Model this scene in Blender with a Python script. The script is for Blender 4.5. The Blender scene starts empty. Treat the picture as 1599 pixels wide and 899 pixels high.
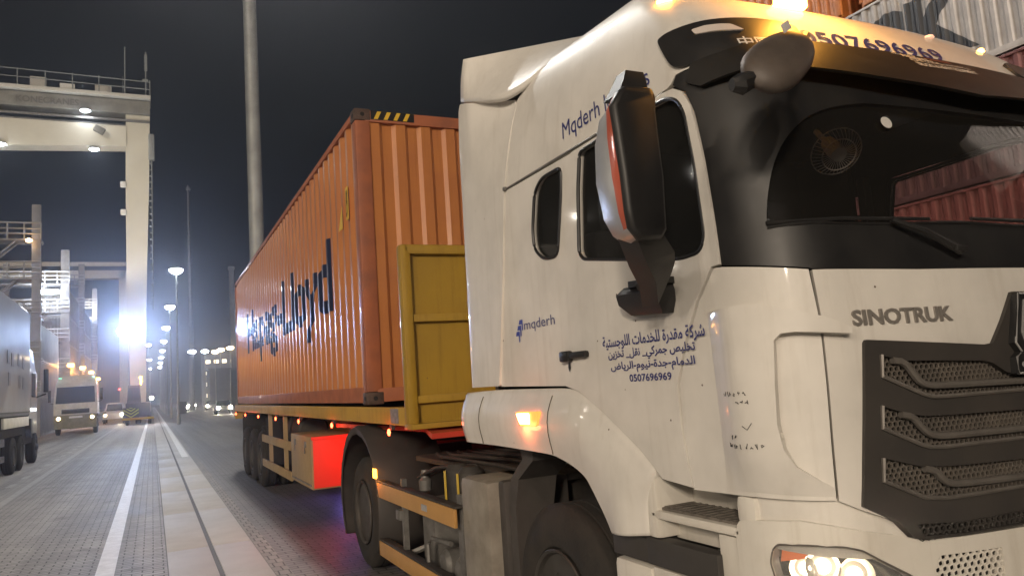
import bpy, bmesh, math, random
from mathutils import Vector, Matrix, geometry
random.seed(7)
sc = bpy.context.scene
C = sc.collection
# ---------------------------------------------------------------- camera
cam = bpy.data.objects.new('camera', bpy.data.cameras.new('camera')); C.objects.link(cam); sc.camera = cam
cam.data.sensor_width = 36; cam.data.lens = 1187.54/1599*36
cam.data.clip_start = .05; cam.data.clip_end = 2000
_r = ((0.90323461, 0.01246215, -0.42896612), (-0.42347272, -0.1361297, -0.89562244), (-0.06955641, 0.99061264, -0.11767968))
cam.matrix_world = Matrix(((*_r[0], 0), (*_r[1], 0), (*_r[2], 1.7), (0, 0, 0, 1)))
# ---------------------------------------------------------------- world: night sky with town glow near the horizon
w = bpy.data.worlds.new("World"); sc.world = w; w.use_nodes = True
nt = w.node_tree; bg = nt.nodes['Background']
tc = nt.nodes.new('ShaderNodeTexCoord'); sx = nt.nodes.new('ShaderNodeSeparateXYZ'); cr = nt.nodes.new('ShaderNodeValToRGB')
nt.links.new(tc.outputs['Generated'], sx.inputs[0]); nt.links.new(sx.outputs['Z'], cr.inputs[0]); nt.links.new(cr.outputs[0], bg.inputs[0])
cr.color_ramp.elements[0].position = 0.0; cr.color_ramp.elements[0].color = (.016, .018, .024, 1)
cr.color_ramp.elements[1].position = 0.75; cr.color_ramp.elements[1].color = (.024, .027, .032, 1)
e = cr.color_ramp.elements.new(.22); e.color = (.007, .008, .010, 1)
bg.inputs[1].default_value = 0.5
# ---------------------------------------------------------------- light: yard floodlights behind the camera, high masts ahead
def lamp(name, kind, loc, power, col, size=.2, aim=None, spot=None, parent=None, blend=.3):
    d = bpy.data.lights.new(name, kind); d.energy = power; d.color = col
    if kind == 'SUN': d.angle = size
    elif kind == 'AREA': d.shape = 'DISK'; d.size = size
    else: d.shadow_soft_size = size
    if kind == 'SPOT': d.spot_size = math.radians(spot); d.spot_blend = blend
    o = bpy.data.objects.new(name, d); C.objects.link(o); o.location = loc
    if aim is not None: o.rotation_euler = (Vector(aim)-Vector(loc)).to_track_quat('-Z', 'Y').to_euler()
    if parent is not None: o.parent = parent; o.location = Vector(loc)-org(parent)
    return o
def org(o):
    p = Vector(o.get('_org', (0, 0, 0))) if o is not None else Vector((0, 0, 0))
    return p
WARM = (1, .84, .66); COOL = (.86, .93, 1)
lamp('yard_light', 'SUN', (-20, -26, 10.5), 1.5, WARM, math.radians(5), aim=(0, 0, 1.5))
for p, e_ in (((-9, -5.5, 7.5), 1050), ((-12, 3, 9), 700), ((-10.5, -11, 8), 1150), ((-4.5, -12, 8.5), 1100), ((-14, -4, 6), 1050)):
    lamp('yard_flood_lamp', 'POINT', p, e_, WARM, .22)
for p in ((-14, 30, 7.5), (-19, 34, 10.5), (-12, 27, 5.6), (-24, 46, 13), (-15, 22, 9), (-30, 44, 9)):
    lamp('side_yard_lamp', 'POINT', p, 260, (1, .93, .82), .13)
lamp('stack_fill_spot', 'SPOT', (13.9, -6, 12.0), 12000, (1, .9, .8), .25, aim=(16.4, 13, 6.5), spot=84)  # added spot raking the container stack so its ribs stand out
sc.view_settings.view_transform = 'Standard'; sc.view_settings.look = 'None'
sc.view_settings.exposure = 0; sc.view_settings.gamma = 1; sc.view_settings.use_curve_mapping = False
sc.render.engine = 'CYCLES'
cy = sc.cycles; cy.use_denoising = True; cy.max_bounces = 6; cy.transparent_max_bounces = 16; cy.volume_bounces = 0
cy.sample_clamp_indirect = 4; cy.caustics_reflective = False; cy.caustics_refractive = False; cy.use_light_tree = True
# ---------------------------------------------------------------- materials
MATS = {}
def M(name, col=(.5, .5, .5), rough=.5, streak=0, metal=0, coat=0, var=0, vscale=3, bump=0, bscale=40, emis=None, estr=1, spec=.5, dots=0, dirt=None, stretch=None):
    if name in MATS: return MATS[name]
    m = bpy.data.materials.new(name); m.use_nodes = True; n = m.node_tree; b = n.nodes['Principled BSDF']
    b.inputs['Base Color'].default_value = (*col, 1); b.inputs['Roughness'].default_value = rough
    b.inputs['Metallic'].default_value = metal; b.inputs['Coat Weight'].default_value = coat; b.inputs['Coat Roughness'].default_value = .06
    b.inputs['Specular IOR Level'].default_value = spec
    L = n.links.new
    if emis: b.inputs['Emission Color'].default_value = (*emis, 1); b.inputs['Emission Strength'].default_value = estr
    if var or bump or dots or dirt or streak:
        t = n.nodes.new('ShaderNodeTexCoord'); mp = n.nodes.new('ShaderNodeMapping'); L(t.outputs['Object'], mp.inputs[0])
        if stretch: mp.inputs['Scale'].default_value = stretch
        last = None
        if var:
            no = n.nodes.new('ShaderNodeTexNoise'); no.inputs['Scale'].default_value = vscale; no.inputs['Detail'].default_value = 6; no.inputs['Roughness'].default_value = .62
            L(mp.outputs[0], no.inputs[0])
            mx = n.nodes.new('ShaderNodeMix'); mx.data_type = 'RGBA'
            mr = n.nodes.new('ShaderNodeMapRange'); mr.inputs[1].default_value = .35; mr.inputs[2].default_value = .68
            L(no.outputs[0], mr.inputs[0]); L(mr.outputs[0], mx.inputs[0])
            d = dirt or tuple(c*(1-var) for c in col)
            mx.inputs[6].default_value = (*col, 1); mx.inputs[7].default_value = (*[col[i]*(1-var)+d[i]*var for i in range(3)], 1) if dirt else (*d, 1)
            last = mx.outputs[2]
            ad = n.nodes.new('ShaderNodeMath'); ad.operation = 'MULTIPLY_ADD'; ad.inputs[1].default_value = .22; ad.inputs[2].default_value = rough-.06
            L(no.outputs[0], ad.inputs[0]); L(ad.outputs[0], b.inputs['Roughness'])
        if streak and last:
            m3 = n.nodes.new('ShaderNodeMapping'); m3.inputs['Scale'].default_value = (9, 9, .55); L(t.outputs['Object'], m3.inputs[0])
            n3 = n.nodes.new('ShaderNodeTexNoise'); n3.inputs['Scale'].default_value = 1.6; n3.inputs['Detail'].default_value = 7; n3.inputs['Roughness'].default_value = .7; L(m3.outputs[0], n3.inputs[0])
            r3 = n.nodes.new('ShaderNodeMapRange'); r3.inputs[1].default_value = .52; r3.inputs[2].default_value = .78; r3.inputs[4].default_value = streak; L(n3.outputs[0], r3.inputs[0])
            x3 = n.nodes.new('ShaderNodeMix'); x3.data_type = 'RGBA'; L(r3.outputs[0], x3.inputs[0]); L(last, x3.inputs[6]); x3.inputs[7].default_value = (col[0]*.42, col[1]*.36, col[2]*.28, 1); last = x3.outputs[2]
        if dots:
            vo = n.nodes.new('ShaderNodeTexVoronoi'); vo.inputs['Scale'].default_value = dots
            L(t.outputs['Object'], vo.inputs[0])
            lt = n.nodes.new('ShaderNodeMath'); lt.operation = 'LESS_THAN'; lt.inputs[1].default_value = .038; L(vo.outputs['Distance'], lt.inputs[0])
            sp = n.nodes.new('ShaderNodeSeparateColor'); L(vo.outputs['Color'], sp.inputs[0])
            gt = n.nodes.new('ShaderNodeMath'); gt.operation = 'GREATER_THAN'; gt.inputs[1].default_value = .66; L(sp.outputs[0], gt.inputs[0])
            mu = n.nodes.new('ShaderNodeMath'); mu.operation = 'MULTIPLY'; L(lt.outputs[0], mu.inputs[0]); L(gt.outputs[0], mu.inputs[1])
            m2 = n.nodes.new('ShaderNodeMix'); m2.data_type = 'RGBA'; L(mu.outputs[0], m2.inputs[0])
            if last: L(last, m2.inputs[6])
            else: m2.inputs[6].default_value = (*col, 1)
            m2.inputs[7].default_value = (.09, .055, .035, 1); last = m2.outputs[2]
        if last: L(last, b.inputs['Base Color'])
        if bump:
            nb = n.nodes.new('ShaderNodeTexNoise'); nb.inputs['Scale'].default_value = bscale; nb.inputs['Detail'].default_value = 4; L(mp.outputs[0], nb.inputs[0])
            bu = n.nodes.new('ShaderNodeBump'); bu.inputs['Strength'].default_value = bump; bu.inputs['Distance'].default_value = .01
            L(nb.outputs[0], bu.inputs['Height']); L(bu.outputs[0], b.inputs['Normal'])
    MATS[name] = m; return m
def glass(name, tint=(.02, .02, .02), rough=.02, through=.6):
    if name in MATS: return MATS[name]
    m = bpy.data.materials.new(name); m.use_nodes = True; n = m.node_tree; n.nodes.remove(n.nodes['Principled BSDF'])
    out = n.nodes['Material Output']; g = n.nodes.new('ShaderNodeBsdfGlossy'); g.inputs['Roughness'].default_value = rough
    t = n.nodes.new('ShaderNodeBsdfTransparent'); t.inputs[0].default_value = (through, through, through, 1)
    dd = n.nodes.new('ShaderNodeBsdfDiffuse'); dd.inputs[0].default_value = (*tint, 1)
    m0 = n.nodes.new('ShaderNodeMixShader'); m0.inputs[0].default_value = .13; n.links.new(t.outputs[0], m0.inputs[1]); n.links.new(dd.outputs[0], m0.inputs[2])
    lw = n.nodes.new('ShaderNodeLayerWeight'); pw = n.nodes.new('ShaderNodeMath'); pw.operation = 'POWER'; pw.inputs[1].default_value = 5; n.links.new(lw.outputs['Facing'], pw.inputs[0])
    f = n.nodes.new('ShaderNodeMath'); f.operation = 'MULTIPLY_ADD'; f.inputs[1].default_value = .9; f.inputs[2].default_value = .035; n.links.new(pw.outputs[0], f.inputs[0]); lw.inputs[0].default_value = .5
    mx = n.nodes.new('ShaderNodeMixShader')
    n.links.new(f.outputs[0], mx.inputs[0]); n.links.new(m0.outputs[0], mx.inputs[1]); n.links.new(g.outputs[0], mx.inputs[2]); n.links.new(mx.outputs[0], out.inputs[0])
    MATS[name] = m; return m
WHITE = M('white_paint', (.72, .69, .64), .42, coat=.4, var=.18, vscale=2.2, dots=8, bump=.05, bscale=3, spec=.3, streak=.24)
WHITE2 = M('white_plastic', (.70, .67, .61), .36, coat=.25, var=.25, vscale=2.6, dirt=(.42, .36, .28), dots=5, streak=.34)
BLACK = M('black_plastic', (.011, .011, .012), .42, var=.4, vscale=5, dirt=(.028, .026, .024))
GRILLE = M('grille_plastic', (.030, .027, .025), .6, var=.5, vscale=4, dirt=(.060, .050, .042))
DARK = M('dark_interior', (.012, .011, .011), .8)
GREYBAR = M('grey_bar', (.17, .155, .14), .42, metal=.3, var=.3, vscale=8)
RUBBER = M('rubber', (.016, .015, .014), .85, var=.6, vscale=6, dirt=(.045, .037, .03), bump=.3, bscale=60)
CHASSIS = M('chassis_paint', (.020, .018, .017), .65, var=.7, vscale=5, dirt=(.07, .06, .05), bump=.2, bscale=25)
STEEL = M('dirty_steel', (.25, .24, .225), .5, metal=.5, var=.5, vscale=6)
NAVY = M('navy_lettering', (.03, .035, .16), .4)
SILVER = M('silver_plastic', (.42, .42, .42), .3, metal=.3, var=.2, vscale=6)
AMBER = M('amber_emitter', (.9, .3, .02), .4, emis=(1, .32, .03), estr=14)
RED = M('red_emitter', (.8, .05, .02), .4, emis=(1, .09, .03), estr=14)
YEL = M('yellow_paint', (.45, .27, .035), .45, coat=.15, var=.45, vscale=2.2, dirt=(.26, .16, .05), bump=.08, bscale=12, streak=.7, dots=5)
LAMPW = M('lamp_white', (1, 1, 1), .3, emis=(.86, .92, 1), estr=60)
LAMPWARM = M('lamp_warm', (1, .8, .5), .3, emis=(1, .74, .42), estr=30)
# ---------------------------------------------------------------- mesh building
class MB:
    def __init__(s): s.bm = bmesh.new(); s.mi = 0
    def fv(s, vs, mi=None):
        try:
            f = s.bm.faces.new(vs); f.material_index = s.mi if mi is None else mi; return f
        except ValueError: return None
    def raw(s, vs, fs, mi=None):
        vv = [s.bm.verts.new(v) for v in vs]
        for f in fs: s.fv([vv[i] for i in f], mi)
        return s
    def box(s, c, d, bev=0, rot=None, mi=None):
        b = bmesh.new(); bmesh.ops.create_cube(b, size=1); bmesh.ops.scale(b, vec=d, verts=b.verts)
        if bev: bmesh.ops.bevel(b, geom=b.edges[:], offset=min(bev, min(d)*.45), segments=2, profile=.6, affect='EDGES')
        if rot is not None: bmesh.ops.rotate(b, matrix=rot, verts=b.verts)
        b.verts.index_update(); s.raw([v.co+Vector(c) for v in b.verts], [[v.index for v in f.verts] for f in b.faces], mi); b.free(); return s
    def bb(s, x0, x1, y0, y1, z0, z1, bev=0, mi=None):
        return s.box(((x0+x1)/2, (y0+y1)/2, (z0+z1)/2), (abs(x1-x0), abs(y1-y0), abs(z1-z0)), bev, None, mi)
    def tube(s, path, r, n=8, closed=False, mi=None, flat=1.0, cap=True):
        P = [Vector(p) for p in path]; m = len(P); rings = []
        for i, p in enumerate(P):
            a = P[(i-1) % m] if (closed or i > 0) else p; b = P[(i+1) % m] if (closed or i < m-1) else p
            t = (b-a).normalized(); up = Vector((0, 0, 1)) if abs(t.z) < .9 else Vector((1, 0, 0))
            x = t.cross(up).normalized(); y = x.cross(t); rr = r[i] if isinstance(r, (list, tuple)) else r
            rings.append([s.bm.verts.new(p+x*rr*math.cos(k*2*math.pi/n)*flat+y*rr*math.sin(k*2*math.pi/n)) for k in range(n)])
        for i in range(m if closed else m-1):
            A = rings[i]; B = rings[(i+1) % m]
            for k in range(n): s.fv([A[k], A[(k+1) % n], B[(k+1) % n], B[k]], mi)
        if not closed and cap: s.fv(rings[0][::-1], mi); s.fv(rings[-1], mi)
        return s
    def lathe(s, prof, c, axis='X', n=48, mi=None, cap=True):
        rings = []
        for (a, r) in prof:
            ring = []
            for k in range(n):
                t = k*2*math.pi/n; q = (a, r*math.cos(t), r*math.sin(t))
                if axis == 'Y': q = (q[1], a, q[2])
                if axis == 'Z': q = (q[1], q[2], a)
                ring.append(s.bm.verts.new(Vector(c)+Vector(q)))
            rings.append(ring)
        for A, B in zip(rings, rings[1:]):
            for k in range(n): s.fv([A[k], A[(k+1) % n], B[(k+1) % n], B[k]], mi)
        if cap and prof[0][1] > 1e-4: s.fv(rings[0], mi)
        if cap and prof[-1][1] > 1e-4: s.fv(rings[-1][::-1], mi)
        return s
    def loft(s, rings, closed=True, cap=True, mi=None):
        R = [[s.bm.verts.new(p) for p in r] for r in rings]; n = len(R[0])
        for A, B in zip(R, R[1:]):
            for k in range(n if closed else n-1): s.fv([A[k], A[(k+1) % n], B[(k+1) % n], B[k]], mi)
        if cap and closed: s.fv(R[0][::-1], mi); s.fv(R[-1], mi)
        return s
    def prism(s, poly, f, d, mi=None):      # polygon (a,b) mapped by f(a,b) and pushed along vector d
        A = [s.bm.verts.new(f(*p)) for p in poly]; B = [s.bm.verts.new(Vector(f(*p))+Vector(d)) for p in poly]
        s.fv(A, mi); s.fv(B[::-1], mi); n = len(A)
        for k in range(n): s.fv([A[k], B[k], B[(k+1) % n], A[(k+1) % n]], mi)
        return s
    def sheet(s, S, N, poly, holes=(), off=0., thick=.02, ru=.045, rv=.09, offfn=None, mi=0, back=None):
        def inside(p, q):
            c = False; n = len(q)
            for i in range(n):
                (x1, y1), (x2, y2) = q[i], q[i-1]
                if (y1 > p[1]) != (y2 > p[1]) and p[0] < (x2-x1)*(p[1]-y1)/(y2-y1)+x1: c = not c
            return c
        def dens(q):
            o = []
            for a, b in zip(q, q[1:]+q[:1]):
                k = max(1, math.ceil(max(abs(a[0]-b[0])/ru, abs(a[1]-b[1])/rv)))
                o += [(a[0]+(b[0]-a[0])*i/k, a[1]+(b[1]-a[1])*i/k) for i in range(k)]
            return o
        loops = [dens(list(poly))]+[dens(list(h)) for h in holes]
        V = []; E = []
        for l in loops:
            b = len(V); V += [Vector(p) for p in l]; E += [(b+i, b+(i+1) % len(l)) for i in range(len(l))]
        u0, u1 = min(p[0] for p in poly), max(p[0] for p in poly); v0, v1 = min(p[1] for p in poly), max(p[1] for p in poly)
        nb = len(V); B = [tuple(v) for v in V]
        nu = int((u1-u0)/ru); nv = int((v1-v0)/rv)
        for i in range(1, nu+1):
            for j in range(1, nv+1):
                p = (u0+(i-.5+.0)*ru, v0+(j-.5)*rv)
                if not inside(p, loops[0]) or any(inside(p, h) for h in loops[1:]): continue
                if min((abs(p[0]-q[0])/ru)**2+(abs(p[1]-q[1])/rv)**2 for q in B[:nb]) < .16: continue
                V.append(Vector(p))
        rv_, re_, rf_, *_ = geometry.delaunay_2d_cdt(V, E, [], 0, 1e-6)
        F = []
        for f in rf_:
            c = (sum(rv_[i][0] for i in f)/len(f), sum(rv_[i][1] for i in f)/len(f))
            if inside(c, loops[0]) and not any(inside(c, h) for h in loops[1:]): F.append(list(f))
        top = []; bot = []
        for p in rv_:
            P = Vector(S(p[0], p[1])); n = Vector(N(p[0], p[1])); o = off+(offfn(p[0], p[1]) if offfn else 0)
            top.append(s.bm.verts.new(P+n*o)); bot.append(s.bm.verts.new(P+n*(o-thick)))
        cnt = {}
        bi = mi if back is None else back
        for f in F:
            s.fv([top[i] for i in f], mi); s.fv([bot[i] for i in f[::-1]], bi)
            for a, b in zip(f, f[1:]+f[:1]): cnt[(a, b)] = cnt.get((a, b), 0)+1
        for (a, b) in cnt:
            if (b, a) not in cnt: s.fv([top[b], top[a], bot[a], bot[b]], mi)
        used = set(i for f in F for i in f)
        for i in range(len(rv_)):
            if i not in used: s.bm.verts.remove(top[i]); s.bm.verts.remove(bot[i])
        return s
    def addbm(s, me, fn, mi=None):
        vs = [fn(v.co) for v in me.vertices]; return s.raw(vs, [list(p.vertices) for p in me.polygons], mi)
    def build(s, name, mats, parent=None, label=None, angle=32, smooth=True, recalc=True):
        if recalc: bmesh.ops.recalc_face_normals(s.bm, faces=s.bm.faces[:])
        me = bpy.data.meshes.new(name); o3 = org(parent)
        if o3.length: bmesh.ops.translate(s.bm, vec=-o3, verts=s.bm.verts[:])
        s.bm.to_mesh(me); s.bm.free()
        for m in (mats if isinstance(mats, (list, tuple)) else [mats]): me.materials.append(m)
        if smooth:
            me.shade_smooth(); me.set_sharp_from_angle(angle=math.radians(angle))
        o = bpy.data.objects.new(name, me); C.objects.link(o)
        if parent is not None: o.parent = parent; o['_org'] = tuple(o3)
        if label: o['label'] = label
        return o
def thing(name, label, cat, loc=(0, 0, 0), group=None):
    o = bpy.data.objects.new(name, None); C.objects.link(o); o.location = loc; o['_org'] = tuple(loc)
    o.empty_display_size = .2; o['label'] = label; o['category'] = cat
    if group: o['group'] = group
    return o
def tag(o, label=None, cat=None, group=None, kind=None):
    for k, v in (('label', label), ('category', cat), ('group', group), ('kind', kind)):
        if v: o[k] = v
    return o
def copy_tree(o, loc=None, label=None, parent=None):
    c = o.copy(); C.objects.link(c)
    if parent is not None: c.parent = parent
    for ch in list(o.children): copy_tree(ch, parent=c)
    if loc is not None: c.location = loc
    if label: c['label'] = label
    return c
# text -> flat mesh scaled to a box (w x h); bold by outline offset
AR = {'ا':('\uFE8D','\uFE8E',None,None),'ة':('\uFE93','\uFE94',None,None),'ت':('\uFE95','\uFE96','\uFE97','\uFE98'),'ج':('\uFE9D','\uFE9E','\uFE9F','\uFEA0'),'ح':('\uFEA1','\uFEA2','\uFEA3','\uFEA4'),'خ':('\uFEA5','\uFEA6','\uFEA7','\uFEA8'),'د':('\uFEA9','\uFEAA',None,None),'ر':('\uFEAD','\uFEAE',None,None),'ز':('\uFEAF','\uFEB0',None,None),'س':('\uFEB1','\uFEB2','\uFEB3','\uFEB4'),'ش':('\uFEB5','\uFEB6','\uFEB7','\uFEB8'),'ص':('\uFEB9','\uFEBA','\uFEBB','\uFEBC'),'ض':('\uFEBD','\uFEBE','\uFEBF','\uFEC0'),'ق':('\uFED5','\uFED6','\uFED7','\uFED8'),'ك':('\uFED9','\uFEDA','\uFEDB','\uFEDC'),'ل':('\uFEDD','\uFEDE','\uFEDF','\uFEE0'),'م':('\uFEE1','\uFEE2','\uFEE3','\uFEE4'),'ن':('\uFEE5','\uFEE6','\uFEE7','\uFEE8'),'و':('\uFEED','\uFEEE',None,None),'ي':('\uFEF1','\uFEF2','\uFEF3','\uFEF4'),'ث':('\uFE99','\uFE9A','\uFE9B','\uFE9C'),'ه':('\uFEE9','\uFEEA','\uFEEB','\uFEEC'),'ع':('\uFEC9','\uFECA','\uFECB','\uFECC')}
def shape(s):
    out = []
    for i, c in enumerate(s):
        if c not in AR: out.append(c); continue
        p = i > 0 and s[i-1] in AR and AR[s[i-1]][2] is not None
        n = i < len(s)-1 and s[i+1] in AR and AR[c][2] is not None
        out.append(AR[c][3] if p and n else AR[c][1] if p else AR[c][2] if n else AR[c][0])
    return ''.join(reversed(out))
def text(s, W, H, bold=.0, ext=.0):
    c = bpy.data.curves.new('t', 'FONT'); c.body = s; c.size = 1; c.offset = bold; c.resolution_u = 3; c.extrude = .05 if ext else 0
    o = bpy.data.objects.new('t', c); C.objects.link(o); bpy.context.view_layer.update()
    me = bpy.data.meshes.new_from_object(o.evaluated_get(bpy.context.evaluated_depsgraph_get()))
    bpy.data.objects.remove(o); bpy.data.curves.remove(c)
    xs = [v.co.x for v in me.vertices]; ys = [v.co.y for v in me.vertices]
    for v in me.vertices:
        v.co.x = (v.co.x-min(xs))/(max(xs)-min(xs))*W; v.co.y = (v.co.y-min(ys))/(max(ys)-min(ys))*H
        v.co.z = (v.co.z/.05)*ext if ext else 0
    return me
def chaikin(q, k=2, closed=True):
    for _ in range(k):
        o = []
        n = len(q)
        for i in range(n if closed else n-1):
            a, b = q[i], q[(i+1) % n]
            o += [tuple(a[j]*.75+b[j]*.25 for j in range(len(a))), tuple(a[j]*.25+b[j]*.75 for j in range(len(a)))]
        if not closed: o = [q[0]]+o[1:-1]+[q[-1]]
        q = o
    return q
def soft(q, r):      # round the corners of a closed polygon by r
    o = []; n = len(q)
    for i in range(n):
        p = Vector(q[i]); a = Vector(q[i-1])-p; b = Vector(q[(i+1) % n])-p
        ra = min(r, a.length*.45); rb = min(r, b.length*.45)
        A = p+a.normalized()*ra; B = p+b.normalized()*rb
        for t in (0, .25, .5, .75, 1): o.append(tuple(A*(1-t)**2+p*2*t*(1-t)+B*t*t))
    return o
def inset(q, d):
    ar = sum(q[i-1][0]*q[i][1]-q[i][0]*q[i-1][1] for i in range(len(q))); sg = 1 if ar > 0 else -1
    o = []; n = len(q)
    for i in range(n):
        p = Vector(q[i]); a = (p-Vector(q[i-1])); b = (Vector(q[(i+1) % n])-p)
        if a.length < 1e-6 or b.length < 1e-6: o.append(tuple(p)); continue
        a.normalize(); b.normalize(); na = Vector((-a.y, a.x)); nb_ = Vector((-b.y, b.x)); m = na+nb_
        if m.length < 1e-3: m = na
        m.normalize(); k = 1/max(.5, m.dot(na)); o.append(tuple(p+m*d*k*sg))
    return o
# ---------------------------------------------------------------- cab surface: u runs round the cab in plan, v up it
XC=2.94; HW=1.14; YF=1.70; YR=4.3
def _plan():
    r=0.30; b=0.075   # corner radius, bow
    slope=2*b/ (HW-r)
    a1=math.atan(slope)
    pts=[]
    cy=YF+b+r*math.cos(a1)
    n=60
    for i in range(n): pts.append((XC-HW, YR-(YR-cy)*i/n))
    m=40
    for i in range(m+1):
        t=(math.pi/2-a1)*i/m
        pts.append((XC-HW+r-r*math.cos(t), cy-r*math.sin(t)))
    x0,y0=pts[-1]
    n=60
    for i in range(1,n+1):
        x=x0+(XC-x0)*i/n
        k=(XC-x)/(XC-x0)
        pts.append((x, YF+(y0-YF)*k*k))
    pts+= [(2*XC-x,y) for x,y in reversed(pts[:-1])]
    L=[0]
    for p,q in zip(pts,pts[1:]): L.append(L[-1]+math.hypot(q[0]-p[0],q[1]-p[1]))
    return pts,L
PL,LL=_plan(); UM=LL[-1]
def plan(u):
    u=min(max(u,0),UM)
    lo,hi=0,len(LL)-1
    while hi-lo>1:
        m=(lo+hi)//2
        if LL[m]<=u: lo=m
        else: hi=m
    t=(u-LL[lo])/(LL[hi]-LL[lo])
    return PL[lo][0]*(1-t)+PL[hi][0]*t, PL[lo][1]*(1-t)+PL[hi][1]*t
VT=[(0.6,0.6,1.0,-.03),(1.2,1.2,1.0,-.02),(2.0,2.0,1.0,0.02),(2.4,2.4,.999,.09),(2.76,2.755,.995,0.20),(3.0,2.99,.972,.33),(3.2,3.17,.935,.50),(3.35,3.29,.88,.68),(3.5,3.38,.78,.86),(3.8,3.45,.5,1.05),(4.1,3.47,.1,1.1)]
def vrow(v):
    # catmull-rom
    n=len(VT)
    i=0
    while i<n-2 and VT[i+1][0]<v: i+=1
    a=VT[max(i-1,0)];b=VT[i];c=VT[i+1];d=VT[min(i+2,n-1)]
    h=c[0]-b[0]; t=min(max((v-b[0])/h,0),1)
    o=[]
    for k in (1,2,3):
        m0=(c[k]-a[k])/(c[0]-a[0])*h if c[0]!=a[0] else 0; m1=(d[k]-b[k])/(d[0]-b[0])*h
        o.append((2*t**3-3*t*t+1)*b[k]+(t**3-2*t*t+t)*m0+(-2*t**3+3*t*t)*c[k]+(t**3-t*t)*m1)
    return o
def cab(u,v):
    x,y=plan(u); z,hx,s=vrow(v)
    y1=y+s*max((YR-y)/(YR-YF),0)**2
    return (XC-(XC-x)*hx, y1, z+max(0,v-2.9)*.12*max(0,y1-2.4)-max(0,v-2.8)*.10*max(0,2.7-y1))
def cabn(u,v,e=1e-3):
    a=cab(u-e,v);b=cab(u+e,v);c=cab(u,v-e);d=cab(u,v+e)
    p=[b[i]-a[i] for i in range(3)];q=[d[i]-c[i] for i in range(3)]
    n=(q[1]*p[2]-q[2]*p[1],q[2]*p[0]-q[0]*p[2],q[0]*p[1]-q[1]*p[0])
    l=math.sqrt(sum(i*i for i in n)) or 1
    n=[i/l for i in n]
    # outward: away from cab centre
    cx=(a[0]-XC,a[1]-3.2,0.0)
    if n[0]*cx[0]+n[1]*cx[1]+n[2]*(a[2]-2.5)*.3<0: n=[-i for i in n]
    return n
S_ = lambda u, v: cab(u, v)
_nc = {}
def N_(u, v):
    k = (round(u, 3), round(v, 3))
    if k not in _nc: _nc[k] = cabn(u, v)
    return _nc[k]
def mir(q): return [(UM-u, v) for u, v in reversed(q)]
def both(q): return q+mir(q)          # left half outline (ordered) closed across the middle
def upt(u, v, o=0.):
    p = Vector(cab(u, v)); return p+Vector(N_(u, v))*o
# ================================================================ TRACTOR TRUCK
TR = thing('tractor_truck', 'large white tractor truck with high roof cab and blue lettering in the foreground', 'truck', (2.94, 4.5, 0))
# ---- outlines on the cab surface
door = [(1.339,2.742),(1.574,2.745),(1.967,2.757),(2.141,2.76),(2.217,2.754),(2.264,2.724),(2.287,2.652),(2.281,2.43),(2.258,2.043),(2.212,2.04),(2.109,1.932),(2.003,1.775),(1.938,1.633),(1.932,1.466),(1.959,1.252),(1.775,1.268),(1.642,1.374),(1.373,1.53),(1.19,1.618),(1.072,1.644),(1.085,1.775),(1.159,2.139),(1.246,2.469)]
dwin = soft([(1.415,2.720),(1.632,2.728),(1.966,2.738),(2.157,2.730),(2.222,2.700),(2.244,2.64),(2.227,2.419),(2.204,2.153),(2.165,2.105),(2.06,2.100),(1.953,2.113),(1.341,2.218),(1.305,2.255),(1.357,2.537)], .03)
rwin = soft([(1.0,2.702),(1.225,2.702),(1.198,2.577),(1.10,2.275),(0.95,2.285),(0.853,2.351),(0.849,2.455),(0.909,2.65)], .05)
side = [(0.311,1.656),(0.444,2.242),(0.545,2.750),(1.335,2.742),(1.246,2.469),(1.159,2.139),(1.085,1.775),(1.072,1.644)]
roof = [(0.552,2.762),(0.599,3.085),(0.617,3.223),(0.693,3.285),(0.819,3.334),(0.95,3.375),(0.95,4.09)]
roof = roof[::-1]+[(1.339,2.752),(1.967,2.762),(2.17,2.768),(2.206,2.775),(2.25,2.802),(2.343,2.806),(2.9,2.80)]
seam_c = [(2.562,1.985),(2.563,1.817),(2.553,1.611),(2.540,1.40),(2.533,1.247)]
corner = [(2.260,2.036),(2.556,1.990)]+seam_c[1:]+[(2.29,1.253),(1.962,1.246),(1.936,1.466),(1.943,1.633),(2.008,1.774),(2.114,1.931),(2.217,2.038)]
front_half = [(3.0,1.975),(2.566,1.986)]+[(u+.006, v) for u, v in seam_c[1:]]+[(2.602,1.217),(2.72,1.17)]
surr_half = [(3.0,1.978),(2.565,1.990),(2.556,1.994),(2.26,2.040),(2.275,2.306),(2.284,2.43),(2.293,2.622),(2.276,2.717),(2.215,2.768),(2.25,2.798),(2.343,2.80)]
glass_half = chaikin([(2.62,2.140),(2.449,2.137),(2.463,2.221),(2.514,2.356),(2.587,2.46),(2.709,2.552),(2.85,2.60),(3.0,2.62)], 2, False)
grille_half = [(3.416,1.884),(3.334,1.784),(3.262,1.706),(3.22,1.702),(2.708,1.744),(2.700,1.735),(2.606,1.226),(2.726,1.164),(2.775,1.112),(2.82,1.10),(3.0,1.095)]
slots = [[(2.752,1.692),(2.846,1.668),(3.20,1.648),(3.24,1.637),(3.306,1.60),(3.407,1.590),(3.45,1.59),(3.45,1.536),(2.993,1.541),(2.926,1.545),(2.888,1.557),(2.741,1.623)],
         [(2.723,1.53),(2.836,1.493),(2.912,1.482),(3.373,1.468),(3.45,1.466),(3.45,1.374),(2.957,1.380),(2.892,1.384),(2.855,1.395),(2.711,1.46)],
         [(2.696,1.368),(2.853,1.325),(3.012,1.314),(3.327,1.304),(3.45,1.30),(3.45,1.217),(3.06,1.219),(2.922,1.220),(2.834,1.231),(2.799,1.247),(2.685,1.298)]]
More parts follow.
